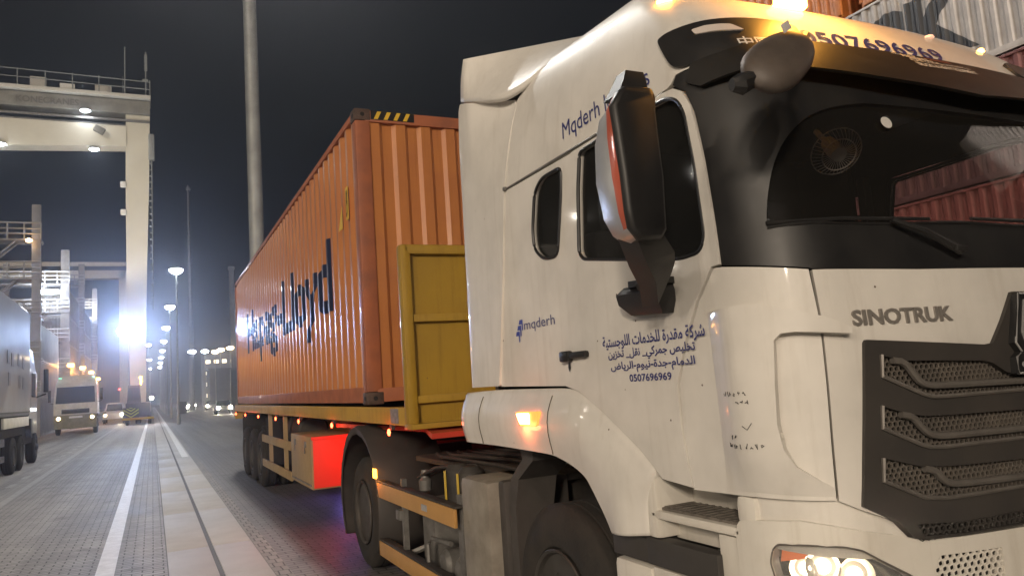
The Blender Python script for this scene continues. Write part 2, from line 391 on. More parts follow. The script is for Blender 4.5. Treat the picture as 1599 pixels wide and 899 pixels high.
low = [(2.79,1.152),(2.945,1.140),(3.282,1.140),(3.45,1.140),(3.45,1.10),(3.032,1.100),(2.815,1.112)]
G = .003
def sh(name, q, mat, parent=TR, holes=(), off=0., thick=.022, label=None, back=1, ins=0., mirror=False, **k):
    b = MB()
    if ins: q = inset(q, ins)
    b.sheet(S_, N_, q, holes, off, thick, back=back if isinstance(mat, list) else None, **k)
    if mirror: b.sheet(S_, N_, mir(q), [mir(h) for h in holes], off, thick, back=back if isinstance(mat, list) else None, **k)
    return b.build(name, mat, parent, label)
WB = [WHITE, DARK]
sh('cab_roof', both(roof), WB, label='white high roof of the cab', ru=.055)
sh('side_panel', side, WB, holes=[rwin], ins=.002)
sideB = [(u-.14 if u > 1.0 else u, v) for u, v in side]; rwinB = [(u-.16, v) for u, v in rwin]
sh('side_panel', mir(sideB), WB, holes=[mir(rwinB)], ins=.002)
sh('corner_panel', corner, WB, ins=.002)
sh('corner_panel', mir(corner), WB, ins=.002)
sh('front_panel', both(front_half), WB, holes=[inset(both(grille_half), .02)])
gh = both(glass_half)
sur = sh('windscreen_surround', both(surr_half), [BLACK, DARK], holes=[gh])
sh('windscreen', inset(gh, -.02), glass('windscreen_glass', (.045, .042, .038), .03, .95), off=-.012, thick=.006)
# dark inner structure seen through the shut lines
inner = [(0.33,1.66),(0.5,2.5),(0.56,2.80),(0.62,3.2),(2.30,3.0),(2.24,2.7),(2.24,2.05),(2.3,2.0),(2.6,1.95),(2.6,1.25),(1.9,1.27),(1.15,1.63)]
sh('inner_frame', inner, DARK, holes=[inset(rwin, -.02), inset(dwin, -.02)], off=-.03, thick=.01)
sh('inner_frame', mir(inner), DARK, holes=[mir(inset([(u-.16, v) for u, v in rwin], -.02)), mir(inset([(u-.13 if u < 1.5 else u, v) for u, v in dwin], -.02))], off=-.03, thick=.01)
# ---- doors
def make_door(q, win, s):
    d = sh('door', q, WB, holes=[win], ins=.0022, thick=.03, offfn=lambda u, v: .006*min(1, max(0, (v-1.25)/.3)))
    sh('window_glass', inset(win, -.008), glass('side_glass', (.07, .07, .066), .03, .84), parent=d, off=-.016, thick=.006)
    b = MB(); b.tube([upt(u, v, .002) for u, v in win], .0085, 6, closed=True); b.build('window_seal', BLACK, d)
    return d
dwinB = [(u-.13 if u < 1.5 else u, v) for u, v in dwin]; doorB = [(u-.14 if u < 1.4 else u, v) for u, v in door]
d1 = make_door(door, dwin, 1); d2 = make_door(mir(doorB), mir(dwinB), -1)
for q in (rwin, mir(rwinB)):
    g_ = sh('quarter_window', inset(q, -.008), glass('side_glass'), off=-.012, thick=.006)
    b = MB(); b.tube([upt(u, v, .002) for u, v in q], .008, 6, closed=True); b.build('window_seal', BLACK, g_)
def stick(q, r, name, mat, parent, off=.002, n=6, flat=1.0, closed=False, mirror=False):
    b = MB(); b.tube([upt(u, v, off) for u, v in q], r, n, closed=closed, flat=flat)
    if mirror: b.tube([upt(UM-u, v, off) for u, v in q], r, n, closed=closed, flat=flat)
    return b.build(name, mat, parent)
stick([(0.548+i*.08, 2.757-.000*i) for i in range(0, 21)], .006, 'gutter', STEEL, TR, 0)
stick([(UM-(0.548+i*.08), 2.757) for i in range(0, 21)], .006, 'gutter', STEEL, TR, 0)
b = MB(); b.lathe([(-.016, .0), (-.016, .012), (0, .014)], upt(.55, 2.757), 'X', 12); b.build('gutter_end_cap', STEEL, TR)
# door handle + keyhole dish
b = MB(); p = upt(1.2, 1.787, .012)
b.bb(p.x-.022, p.x+.006, 2.98, 3.20, p.z-.016, p.z+.016, .012); b.bb(p.x-.028, p.x+.006, 3.13, 3.215, p.z-.028, p.z+.024, .012); b.build('handle', BLACK, d1)
b = MB(); b.lathe([(.004, .055), (-.001, .052), (.003, .03), (.006, .0)], (1.7955, 3.055, 1.782), 'X', 28); b.build('handle_dish', M('dish_grey', (.45, .42, .37), .4), d1)
b = MB(); b.loft([[(1.79-.006*math.sin(t*math.pi/9), 3.165+r*math.cos(a), 1.735-dz+r*1.2*math.sin(a)) for a in [k*math.pi/6 for k in range(12)]] for t, (r, dz) in enumerate([(.004, -.035), (.012, 0), (.001, .022)])]); b.build('key_flap', BLACK, d1)
# lettering on the side
def letter(s, u0, v0, W_, H_, name, mat, parent, bold=.012, off=.009, ext=0, shear=0.):
    me = text(s, W_, H_, bold, ext); b = MB()
    b.addbm(me, lambda c: upt(u0+c.x+shear*c.y, v0+c.y, off+c.z)); o = b.build(name, mat, parent, smooth=False, recalc=bool(ext)); bpy.data.meshes.remove(me); return o
letter(shape('شركة مقدرة للخدمات اللوجستية'), 1.442, 1.790, .692, .062, 'lettering', NAVY, d1, .020)
letter(shape('تخليص جمركي_ نقل_ تخزين'), 1.479, 1.739, .591, .052, 'lettering', NAVY, d1, .020)
letter(shape('الدمام-جدة-نيوم-الرياض'), 1.491, 1.690, .570, .048, 'lettering', NAVY, d1, .020)
letter('0507696969', 1.626, 1.652, .285, .031, 'lettering', NAVY, d1, .02)
letter('Mqderh logistics', 1.262, 2.805, .815, .112, 'lettering', NAVY, TR, 0, .003)
letter('mqderh', .665, 1.935, .345, .066, 'lettering', NAVY, TR, .0, .003)
b = MB()
for k in range(3):
    u0, v0 = .60-.022*k, 1.985-.030*k
    b.raw([upt(*q, .003) for q in ((u0, v0), (u0+.012, v0+.024), (u0+.05, v0+.024), (u0+.05, v0-.03), (u0+.036, v0-.036), (u0+.036, v0))], [(0, 1, 2, 5), (5, 2, 3, 4)])
b.build('company_mark', M('blue_mark', (.03, .05, .3), .4), TR, recalc=False)
letter('0507696969', 2.86, 2.905, .80, .088, 'roof_number', NAVY, TR, .012, .004, shear=.15)
def defo(u, v):
    a = min(1, max(0, (u-2.155)/.13)); a = a*a*(3-2*a); c = min(1, max(0, (v-1.27)/.12)); return .042*a*c+.001
# marker pen scribbles on the corner
for (u0, v0, n_) in ((2.20, 1.597, 7), (2.275, 1.566, 3), (2.235, 1.452, 2), (2.205, 1.424, 9)):
    b = MB()
    for k in range(n_):
        u = u0+k*.017; q = [(u+random.uniform(0, .012), v0+random.uniform(-.009, .009)) for _ in range(4)]
        b.tube([upt(a, c, defo(a, c)+.002) for a, c in q], .0014, 4)
    b.build('pen_scribble', DARK, TR)
b = MB(); b.tube([upt(*q, defo(*q)+.002) for q in ((2.29, 1.49), (2.305, 1.478), (2.322, 1.50))], .0012, 4)
b.build('pen_scribble', DARK, TR)
# ---- corner air deflector: raised pressing with a short wing over the seam
dfl = [(2.15,1.885),(2.23,1.886),(2.334,1.890),(2.409,1.878),(2.486,1.853),(2.572,1.821),(2.638,1.787),(2.636,1.765),(2.576,1.772),(2.477,1.784),(2.437,1.782),(2.417,1.762),(2.403,1.62),(2.395,1.496),(2.404,1.414),(2.43,1.358),(2.49,1.315),(2.528,1.290),(2.528,1.261),(2.325,1.27),(2.15,1.266)]
sh('air_deflector', dfl, WB, off=0, thick=.05, offfn=defo)
sh('air_deflector', mir(dfl), WB, off=0, thick=.05, offfn=lambda u, v: defo(UM-u, v))
for v in (1.655, 1.455):
    b = MB(); b.lathe([(-.035, .0), (-.035, .012), (-.02, .014)], upt(2.405, v, .0), 'X', 14); b.build('plug', WHITE2, TR)
# ---- grille

def full(q):        # slot outline running across the centre
    top = [p for p in q if p[0] < 3.44]; i = max(range(len(q)), key=lambda k: (q[k][0], q[k][1])); 
    a = q[:5] if len(q) > 11 else q[:5]
    return a
def slot_full(q):
    j = [k for k in range(len(q)) if q[k][0] >= 3.449][0]
    t = q[:j]; bt = q[j+2:]
    return t+[(UM-u, v) for u, v in reversed(t)]+[(UM-u, v) for u, v in reversed(bt)]+bt
SF = [slot_full(q) for q in slots+[low]]
g = MB(); g.sheet(S_, N_, both(grille_half), SF, .014, .03, back=0); gr = g.build('grille', GRILLE, TR, 'dark grille with three mesh slots')
sh('grille_backing', inset(both(grille_half), .02), DARK, parent=gr, off=-.03, thick=.004, ru=.1, rv=.2)
def pin(p, q):
    c = False
    for i in range(len(q)):
        (x1, y1), (x2, y2) = q[i], q[i-1]
        if (y1 > p[1]) != (y2 > p[1]) and p[0] < (x2-x1)*(p[1]-y1)/(y2-y1)+x1: c = not c
    return c
def hexmesh(b, q, r, off, th, ratio=.72, sq=1.0):
    u0, u1 = min(p[0] for p in q), max(p[0] for p in q); v0, v1 = min(p[1] for p in q), max(p[1] for p in q)
    dx = r*math.sqrt(3)*sq; dy = 1.5*r; j = 0; v = v0-r
    while v < v1+r:
        u = u0-r+(dx/2 if j % 2 else 0)
        while u < u1+r:
            if pin((u, v), q) or any(pin((u+r*math.cos(a)*.8, v+r*math.sin(a)*.8), q) for a in (0, 1.57, 3.14, 4.71)):
                O = []; I = []; K = []
                for k in range(6):
                    a = math.pi/6+k*math.pi/3; cu, cv = math.cos(a)*sq, math.sin(a)
                    O.append(b.bm.verts.new(upt(u+r*cu, v+r*cv, off))); I.append(b.bm.verts.new(upt(u+r*ratio*cu, v+r*ratio*cv, off+.001))); K.append(b.bm.verts.new(upt(u+r*ratio*cu, v+r*ratio*cv, off-th)))
                for k in range(6):
                    m = (k+1) % 6; b.fv([O[k], O[m], I[m], I[k]]); b.fv([I[k], I[m], K[m], K[k]])
            u += dx
        v += dy; j += 1
HEX = M('mesh_plastic', (.085, .075, .066), .55, var=.5, vscale=10, dirt=(.16, .135, .11))
_nc0 = dict(_nc)
b = MB()
for q in SF[:3]: hexmesh(b, q, .0108, -.008, .008, sq=1.15)
b.build('mesh_insert', HEX, gr, recalc=False, smooth=False)
b = MB(); hexmesh(b, SF[3], .0125, .002, .008, sq=1.15); b.build('lower_mesh', GRILLE, gr, recalc=False, smooth=False)
for k, q in enumerate(slots):
    n5 = [j for j in range(len(q)) if q[j][0] >= 3.449][0]
    lowr = q[n5+1:]+[q[0]]; path = lowr+[] ; path = [(UM-u, v) for u, v in reversed(path)]+path
    path = [p for i, p in enumerate(path) if i == 0 or (abs(p[0]-path[i-1][0])+abs(p[1]-path[i-1][1])) > 1e-4]
    stick([(p[0], p[1]) for p in path], .0075, 'slot_rim', GREYBAR, gr, .020, 6)
bars = [[(2.80,1.672),(2.846,1.665),(2.872,1.63),(2.893,1.600),(2.92,1.585),(2.96,1.578),(3.145,1.573),(3.402,1.566)],
        [(2.80,1.496),(2.846,1.486),(2.87,1.455),(2.893,1.432),(2.92,1.419),(2.965,1.413),(3.105,1.410),(3.355,1.405)],
        [(2.86,1.318),(2.90,1.310),(2.918,1.288),(2.938,1.270),(2.958,1.261),(2.998,1.256),(3.14,1.251),(3.311,1.247)]]
for q in bars:
    q = chaikin(q, 1, False)
    stick(q+[(UM-u, v) for u, v in reversed(q)], .0125, 'grille_bar', GREYBAR, gr, .008, 8)
# shield badge
bq = [(3.405,1.872),(3.345,1.72),(3.338,1.700),(3.360,1.668),(3.330,1.650),(3.322,1.594)]
sh('badge', both(bq), BLACK, parent=gr, off=.040, thick=.04)
stick([p for p in bq]+[(UM-u, v) for u, v in reversed(bq)], .004, 'badge_rim', SILVER, gr, .041, 6, closed=True)
sh('badge_field', both([(3.424,1.850),(3.378,1.735),(3.385,1.705),(3.44,1.735)]), SILVER, parent=gr, off=.046, thick=.006)
sh('badge_field', both([(3.40,1.690),(3.44,1.712),(3.44,1.660),(3.37,1.650)]), M('badge_grey', (.09, .085, .08), .3, metal=.4), parent=gr, off=.046, thick=.006)
letter('CNHTC', 3.345, 1.607, UM-2*3.345, .032, 'badge_lettering', SILVER, gr, .01, .042)
letter('SINOTRUK', 2.676, 1.792, .425, .052, 'maker_lettering', M('letter_grey', (.26, .24, .22), .35, metal=.35), TR, .022, .001, ext=.006)
# ---- sill strip, bumper, headlights, fog mesh
for q in ([(2.22,1.262),(2.53,1.255),(2.61,1.226),(2.74,1.175),(2.82,1.12),(2.84,1.04),(2.22,1.10)],):
    sh('front_sill', q, WB, off=-.022, thick=.02); sh('front_sill', mir(q), WB, off=-.022, thick=.02)
bt = [(2.166,.62),(2.160,1.10),(2.171,1.150),(2.185,1.166),(2.263,1.178),(2.417,1.187),(2.509,1.172),(2.719,1.126),(2.79,1.106),(2.816,1.099),(2.974,1.090),(3.268,1.082)]
hl = soft([(2.302,1.05),(2.314,1.09),(2.335,1.111),(2.431,1.114),(2.535,1.108),(2.589,1.094),(2.645,1.059),(2.758,0.996),(2.800,0.945),(2.70,.86),(2.36,.87),(2.325,.95)], .012)
fg = soft([(2.849,1.000),(2.875,1.043),(3.151,1.032),(3.146,0.935),(2.86,0.965)], .008)
def bump(u, v):
    return -.02*max(0, min(1, (v-1.13)/.06))*(1 if u > 0 else 1)
bo = sh('bumper', bt+mir(bt), [WHITE2, DARK], holes=[hl, mir(hl), fg, mir(fg)], thick=.05, offfn=lambda u, v: .0)
for q in (fg, mir(fg)):
    b = MB(); hexmesh(b, q, .0125, -.006, .005, ratio=.66, sq=1.35); b.build('fog_mesh', WHITE2, bo, recalc=False, smooth=False)
sh('fog_backing', inset(fg, -.02), DARK, parent=bo, off=-.055, thick=.004)
sh('fog_backing', inset(mir(fg), -.02), DARK, parent=bo, off=-.055, thick=.004)
CH = M('reflector_chrome', (.75, .73, .70), .16, metal=.85)
for q, s in ((hl, 1), (mir(hl), -1)):
    h = sh('headlight', inset(q, -.004), CH, off=-.085, thick=.004, label='lit headlight behind a clear lens')
    sh('lens', inset(q, -.002), glass('lens_glass', (.5, .5, .48), .04, .93), parent=h, off=-.006, thick=.004)
    stick(q, .003, 'lens_seal', GREYBAR, h, .0, 5, closed=True)
    for (u, v, r, m_) in ((2.400, 1.030, .030, 0), (2.465, 1.040, .036, 0), (2.575, 1.010, .040, 1)):
        uu = u if s > 0 else UM-u
        c = upt(uu, v, -.055); n = Vector(N_(uu, v)); rot = n.to_track_quat('Z', 'Y').to_matrix()
        b = MB(); b.lathe([(0, r*1.5), (-.018, r*1.1), (-.02, 0)], (0, 0, 0), 'Z', 24, cap=False); bmesh.ops.transform(b.bm, matrix=Matrix.Translation(c+n*.022) @ rot.to_4x4(), verts=b.bm.verts); b.build('reflector_bowl', M('bowl_satin', (.8, .78, .74), .42, metal=.6), h)
        b = MB(); b.lathe([(0, 0), (.012, r*.35), (.004, r*.6), (0, r*.66)], (0, 0, 0), 'Z', 24); bmesh.ops.transform(b.bm, matrix=Matrix.Translation(c+n*.004) @ rot.to_4x4(), verts=b.bm.verts); b.build('bulb', M('headlight_lamp', (1, .9, .7), .3, emis=(1, .76, .48), estr=32), h)
    uu = 2.385 if s > 0 else UM-2.385
    sh('turn_lens', [(2.322,1.050),(2.332,1.092),(2.43,1.098),(2.41,1.066)] if s > 0 else mir([(2.322,1.050),(2.332,1.092),(2.43,1.098),(2.41,1.066)]), M('orange_lens', (.75, .16, .04), .3, emis=(1, .25, .05), estr=.25), parent=h, off=-.03, thick=.01)
lamp('headlight_glow', 'SPOT', upt(2.47, .99, .03), 90, (1, .8, .55), .05, aim=upt(2.47, .99, .03)+Vector((-.5, -4, -.9)), spot=110, parent=TR)
# ---- sun visor, black marker panel, wipers
vt = [(2.30,2.742),(2.343,2.806),(2.475,2.822),(2.70,2.868),(2.874,2.905),(3.041,2.903),(3.348,2.898),(3.54,2.896)]
vb = [(3.54,2.640),(3.121,2.668),(2.886,2.690),(2.73,2.700),(2.494,2.708),(2.36,2.70)]
vq = vt+[(UM-u, v) for u, v in reversed(vt[:-1])]+[(UM-u, v) for u, v in reversed(vb[1:])]+vb
def viso(u, v):
    t = min(1, max(0, (2.90-v)/.24)); e_ = min(1, max(0, (min(u, UM-u)-2.28)/.3)); return .012+.075*t*e_
b = MB(); b.sheet(S_, N_, vq, (), 0, .014, offfn=viso); vis = b.build('sun_visor', M('visor_smoke', (.012, .011, .010), .42, var=.4, vscale=4, dirt=(.025, .022, .02)), TR)
eye = [(2.219,2.998),(2.277,3.006),(2.372,3.010),(2.474,3.017),(2.583,3.021),(2.70,3.030),(2.80,3.030),(2.872,3.005),(2.86,2.93),(2.742,2.862),(2.599,2.820),(2.495,2.818),(2.4,2.822),(2.351,2.812),(2.297,2.814),(2.254,2.84),(2.238,2.884),(2.224,2.947)]
ey = sh('roof_marker_panel', soft(eye, .02), BLACK, off=.012, thick=.012)
sh('roof_marker_panel', mir(soft(eye, .02)), BLACK, off=.012, thick=.012)
sh('panel_inlay', soft([(2.4,2.972),(2.458,2.980),(2.52,2.979),(2.56,2.974),(2.600,2.938),(2.542,2.938),(2.493,2.942),(2.408,2.944)], .008), M('pale_gloss', (.62, .55, .5), .2, coat=1), parent=ey, off=.016, thick=.01)  # pale glossy shape set on the black roof panel
WL = M('white_lettering', (.62, .60, .57), .45)
letter('中国重汽', 2.548, 2.846, .27, .052, 'panel_lettering', WL, ey, .012, .015)
def vletter(s, u0, v0, W_, H_, bold=.01):
    me = text(s, W_, H_, bold); b = MB(); b.addbm(me, lambda c: upt(u0+c.x, v0+c.y, viso(u0+c.x, v0+c.y)+.003)); b.build('visor_lettering', WL, vis, smooth=False, recalc=False); bpy.data.meshes.remove(me)
vletter('TRUCKS & HEAVY EQUIPMENT', 3.325, 2.780, .36, .027, .02)
vletter(shape('شركة للشاحنات والمعدات الثقيلة'), 3.325, 2.814, .36, .026, .02)
b = MB()
for (a0, a1, v) in ((3.27, 3.40, 2.872), (3.31, 3.45, 2.856), (3.34, 3.47, 2.842)):
    b.raw([upt(u, v_, viso(u, v_)+.003) for u, v_ in ((a0, v), (a1, v-.004), (a1, v+.002), (a0, v+.006))], [(0, 1, 2, 3)])
b.build('visor_stripe', WL, vis, recalc=False)
b = MB()
for (a0, a1, v) in ((3.45, 3.60, 2.866), (3.47, 3.60, 2.855)):
    b.raw([upt(u, v_, viso(u, v_)+.003) for u, v_ in ((a0, v), (a1, v-.004), (a1, v+.004), (a0, v+.008))], [(0, 1, 2, 3)])
b.build('visor_stripe', M('dull_red', (.16, .05, .035), .5), vis, recalc=False)
for (u0, u1) in ((2.90, 3.17), (3.75, 4.05)):
    q = [(u0, 2.142), (u0+.10, 2.10), (u1, 2.022)]
    b = MB(); b.tube([upt(u0, 2.142, .03), upt(u0+.1, 2.10, .05), upt(u1, 2.03, .035)], [.008, .012, .016], 8)
    b.tube([upt(u0-.45, 2.156, .012), upt(u0-.2, 2.152, .018), upt(u0+.18, 2.15, .018)], .007, 6); b.box(upt(u1-.01, 2.035, .045), (.06, .02, .02), .004)
    b.build('wiper', BLACK, TR)
stick([(2.45+.1*k, 2.142+.004*math.sin(k)) for k in range(23)], .006, 'screen_seal', BLACK, TR, .001)
b = MB(); n = Vector(N_(3.06, 2.538)); rot = n.to_track_quat('Z', 'Y').to_matrix().to_4x4(); b.lathe([(.002, 0), (.002, .024), (0, .025)], (0, 0, 0), 'Z', 20); bmesh.ops.transform(b.bm, matrix=Matrix.Translation(upt(3.06, 2.538, .002)) @ rot, verts=b.bm.verts); b.build('screen_sticker', WL, TR)
# ---- beacon and roof lights
def dome(name, u, v, r, h, mat, parent=TR, off=0):
    c = upt(u, v, off); b = MB(); b.lathe([(0, r*1.1), (h*.2, r*1.1), (h*.22, r), (h*.7, r*.92), (h*.95, r*.55), (h, 0)], (0, 0, 0), 'Z', 24)
    bmesh.ops.transform(b.bm, matrix=Matrix.Translation(c), verts=b.bm.verts); return b.build(name, mat, parent)
BE = M('beacon_emitter', (1, .4, .03), .4, emis=(1, .36, .03), estr=42)
dome('beacon', 3.06, 3.24, .065, .13, BE, off=.0)
p = upt(3.06, 3.24, .0); lamp('beacon_glow', 'POINT', (p.x-.05, p.y-.24, p.z+.10), 26, (1, .42, .06), .04, parent=TR)
dome('roof_light', 2.382, 3.235, .03, .03, BE)
dome('roof_light', 3.876, 3.16, .02, .015, M('dim_marker', (.8, .55, .45), .3, emis=(1, .6, .4), estr=.6)); dome('roof_light', 4.279, 3.14, .016, .02, M('marker_emitter', (1, .5, .1), .4, emis=(1, .5, .12), estr=8))
# ---- kerb mirror hanging at the front corner
c = Vector((1.705, 1.60, 2.585)); ax = Vector((.62, .10, .40)).normalized(); sd = ax.cross(Vector((-.62, -.78, .1))).normalized(); fr = sd.cross(ax)
rings = []
for k in range(13):
    t = -1+2*k/12; r = math.sqrt(max(.02, 1-abs(t)**2.6)); wv = (.062+.012*(1-t))*r
    rings.append([c+ax*t*.178+sd*(wv*1.18*math.cos(a)-.01*t)+fr*wv*.62*math.sin(a) for a in [j*2*math.pi/20 for j in range(20)]])
b = MB(); b.loft(rings); km = b.build('kerb_mirror', M('mirror_shell', (.10, .08, .068), .5, var=.4, vscale=6), TR, 'kerb mirror hanging at the top front corner', angle=60)
b = MB(); b.tube([c-ax*.20+Vector((-.03, .03, .01)), c-ax*.18+Vector((-.02, .02, 0)), c-ax*.13], [.02, .032, .022], 10); b.build('mirror_arm', BLACK, km); b = MB(); b.tube([c+ax*.12, upt(2.80, 2.86, .06)], .018, 8); b.build('mirror_arm', BLACK, km)
b = MB(); b.box(c+ax*.12-sd*.055+Vector((-.045, -.055, 0)), (.004, .028, .045), .001, rot=ax.to_track_quat('Z', 'Y').to_matrix()); b.build('mirror_label', WL, km)
# ---- main side mirror
rows = [(2.615,(1.455,2.10),(1.42,2.03),(1.39,1.985),(1.49,1.95)),(2.59,(1.42,2.10),(1.375,2.03),(1.36,1.97),(1.495,1.95)),(2.54,(1.375,2.10),(1.345,2.03),(1.33,1.97),(1.49,1.95)),(2.45,(1.35,2.10),(1.34,2.03),(1.338,1.97),(1.492,1.95)),(2.32,(1.342,2.10),(1.345,2.03),(1.348,1.97),(1.498,1.95)),(2.20,(1.36,2.10),(1.358,2.03),(1.352,1.97),(1.492,1.95)),(2.145,(1.39,2.10),(1.372,2.03),(1.362,1.975),(1.49,1.95)),(2.11,(1.44,2.09),(1.41,2.04),(1.40,1.985),(1.47,1.96))]
MR = MB(); R3 = []
for z, l, g_, o_, r_ in rows:
    R3.append([(l[0], l[1], z), (g_[0], g_[1]-.022, z-.0), (o_[0]+.003, o_[1]+.004, z), (o_[0]+.007, o_[1]-.020, z), (r_[0], r_[1], z), (r_[0]+.03, r_[1]+.03, z), (r_[0]+.03, 2.10, z), (r_[0], 2.125, z), (l[0]+.02, 2.125, z)])
MR.loft(R3)
MR.bm.normal_update(); MR.bm.faces.ensure_lookup_table(); MR.bm.faces.index_update()
for f in MR.bm.faces:
    cc = f.calc_center_median()
    if len(f.verts) > 4: continue
    vs = sorted(v.co.y for v in f.verts)
    if cc.x < 1.47 and 2.02 < cc.y < 2.09 and all(v.co.y >= 1.99 for v in f.verts): f.material_index = 1
    if cc.x < 1.47 and 1.975 < cc.y < 2.015: f.material_index = 2 if 2.17 < cc.z < 2.57 else 1
    if cc.z < 2.13 and abs(f.normal.z) > .9: f.material_index = 0
ORS = M('orange_strip', (.50, .10, .05), .25, coat=.6, var=.2)
mo = MR.build('side_mirror', [BLACK, SILVER, ORS], TR, 'tall black side mirror with grey and orange outer edge', angle=50)
sub = mo.modifiers.new('s', 'BEVEL'); sub.width = .013; sub.segments = 4; sub.limit_method = 'ANGLE'; sub.angle_limit = math.radians(48)
b = MB(); b.loft([[(x+dx, y+dy, z) for dx, dy in ((-s_, -s_*.6), (s_, -s_*.6), (s_, s_), (-s_, s_))] for (x, y, z, s_) in ((1.45, 2.03, 2.60, .06), (1.46, 2.02, 2.65, .045), (1.465, 2.02, 2.685, .035))]); b.build('mirror_cap', BLACK, mo)
b = MB(); b.loft([[(x-sx_, y-.05, z-.035*k), (x+sx_, y-.06, z), (x+sx_, y+.06, z), (x-sx_, y+.05, z-.035*k)] for k, (x, y, z, sx_) in enumerate(((1.45, 2.04, 2.14, .05), (1.52, 2.08, 2.08, .055), (1.61, 2.18, 2.06, .04), (1.66, 2.26, 2.03, .03)))])
b.tube([(1.60, 2.16, 2.10), (1.67, 2.22, 2.07), (1.70, 2.30, 2.035), (1.70, 2.40, 2.02)], .030, 10)
b.loft([[(1.72, 2.30, z1), (1.72, 2.52, z1+.01), (1.79, 2.60, z1+.01), (1.80, 2.32, z1)] for z1 in (2.04, 2.015)])
b.loft([[(x0, 2.33+d, z), (x0, 2.60-d*2, z+.012), (1.80, 2.66-d*2.5, z+.014), (1.80, 2.32+d, z)] for (x0, d, z) in ((1.74, .01, 2.02), (1.71, 0, 1.99), (1.72, 0, 1.95), (1.75, .02, 1.905))])
b.build('mirror_bracket', BLACK, mo)
# ---- cab interior
XI0, XI1 = 1.88, 4.0
b = MB(); b.bb(2.06, 3.82, 1.93, 2.25, 1.5, 2.075, .04); b.bb(XI0, XI1, 2.1, 4.2, 1.45, 1.55); b.bb(XI0, XI1, 4.12, 4.2, 1.5, 3.3); b.bb(XI0+.1, XI1-.1, 2.5, 4.2, 2.98, 3.0)
b.build('interior_trim', DARK, TR)
b = MB(); b.bb(3.88, 3.93, 3.22, 4.12, 1.9, 2.95, .02); b.build('bunk_curtain', DARK, TR)
b = MB(); b.bb(3.86, 3.93, 3.10, 3.16, 1.9, 2.75, .02); b.build('door_pillar_trim', M('trim_grey', (.05, .05, .05), .6), TR)
for x in (2.35, 3.50):
    b = MB(); b.bb(x-.26, x+.26, 2.85, 3.35, 1.75, 1.9, .05); b.bb(x-.25, x+.25, 3.35, 3.5, 1.8, 2.45, .06); b.bb(x-.14, x+.14, 3.38, 3.48, 2.45, 2.66, .04); b.build('seat', M('seat_fabric', (.03, .028, .028), .9), TR)
b = MB(); rg = [Vector((3.52, 2.32, 2.17))+Matrix.Rotation(math.radians(28), 3, 'X') @ Vector((.22*math.cos(a), .22*math.sin(a), 0)) for a in [k*2*math.pi/28 for k in range(28)]]
b.tube(rg, .016, 8, closed=True); b.tube([(3.52, 2.32, 2.16), (3.52, 2.12, 2.0)], .03, 8); b.tube([rg[0], (3.52, 2.32, 2.155), rg[14]], .015, 6); b.build('steering_wheel', BLACK, TR)
fc = Vector((2.60, 2.20, 2.545)); b = MB(); FG = M('fan_plastic', (.42, .38, .35), .5)
nf = Vector((-.35, -.75, -.72)).normalized(); q = nf.to_track_quat('Z', 'Y').to_matrix()
for k in range(36):
    a = k*2*math.pi/36; b.tube([fc+q @ Vector((.03*math.cos(a), .03*math.sin(a), .03)), fc+q @ Vector((.075*math.cos(a+.12), .075*math.sin(a+.12), .028)), fc+q @ Vector((.105*math.cos(a+.2), .105*math.sin(a+.2), 0))], .0016, 3)
for r, z in ((.105, 0), (.07, .03)): b.tube([fc+q @ Vector((r*math.cos(k*math.pi/18), r*math.sin(k*math.pi/18), z)) for k in range(36)], .003, 4, closed=True)
fn = b.build('cab_fan', FG, TR)
b = MB(); b.lathe([(.035, 0), (.03, .032), (-.02, .036), (-.09, .03), (-.1, 0)], (0, 0, 0), 'Z', 18); bmesh.ops.transform(b.bm, matrix=Matrix.Translation(fc) @ q.to_4x4(), verts=b.bm.verts); b.tube([fc-nf*.08, fc+Vector((.03, .12, .13))], .012, 6); b.build('fan_motor', FG, fn)
# ---- rear side fairing and roof fairing
def resample(q, k=4):
    o = []
    for i in range(len(q)-1):
        a = q[max(i-1, 0)]; b_ = q[i]; c_ = q[i+1]; d = q[min(i+2, len(q)-1)]
        for j in range(k):
            t = j/k; o.append(tuple(.5*(2*b_[m]+(c_[m]-a[m])*t+(2*a[m]-5*b_[m]+4*c_[m]-d[m])*t*t+(-a[m]+3*b_[m]-3*c_[m]+d[m])*t**3) for m in range(len(b_))))
    return o+[q[-1]]
def xf(y, z):
    e_ = max(0, y-4.36)/.18; lean = (cab(.6, max(z, 2.7))[0]-cab(.6, 2.7)[0])*min(1, max(0, 1-(y-3.75)/.45))
    return 1.797-.012*min(1, max(0, (2.9-z)/1.2))+.10*e_*e_+lean
FS = lambda a, c_: (xf(a, c_), a, c_)
FN = lambda a, c_: Vector((-1, (xf(a+.01, c_)-xf(a-.01, c_))/.02, 0)).normalized()
fq = [(3.985,1.662),(3.855,2.25),(3.765,2.75),(3.72,3.05),(3.69,3.22),(3.73,3.27),(4.33,3.455),(4.36,3.42),(4.50,2.60),(4.54,2.35),(4.56,2.0),(4.545,1.66)]
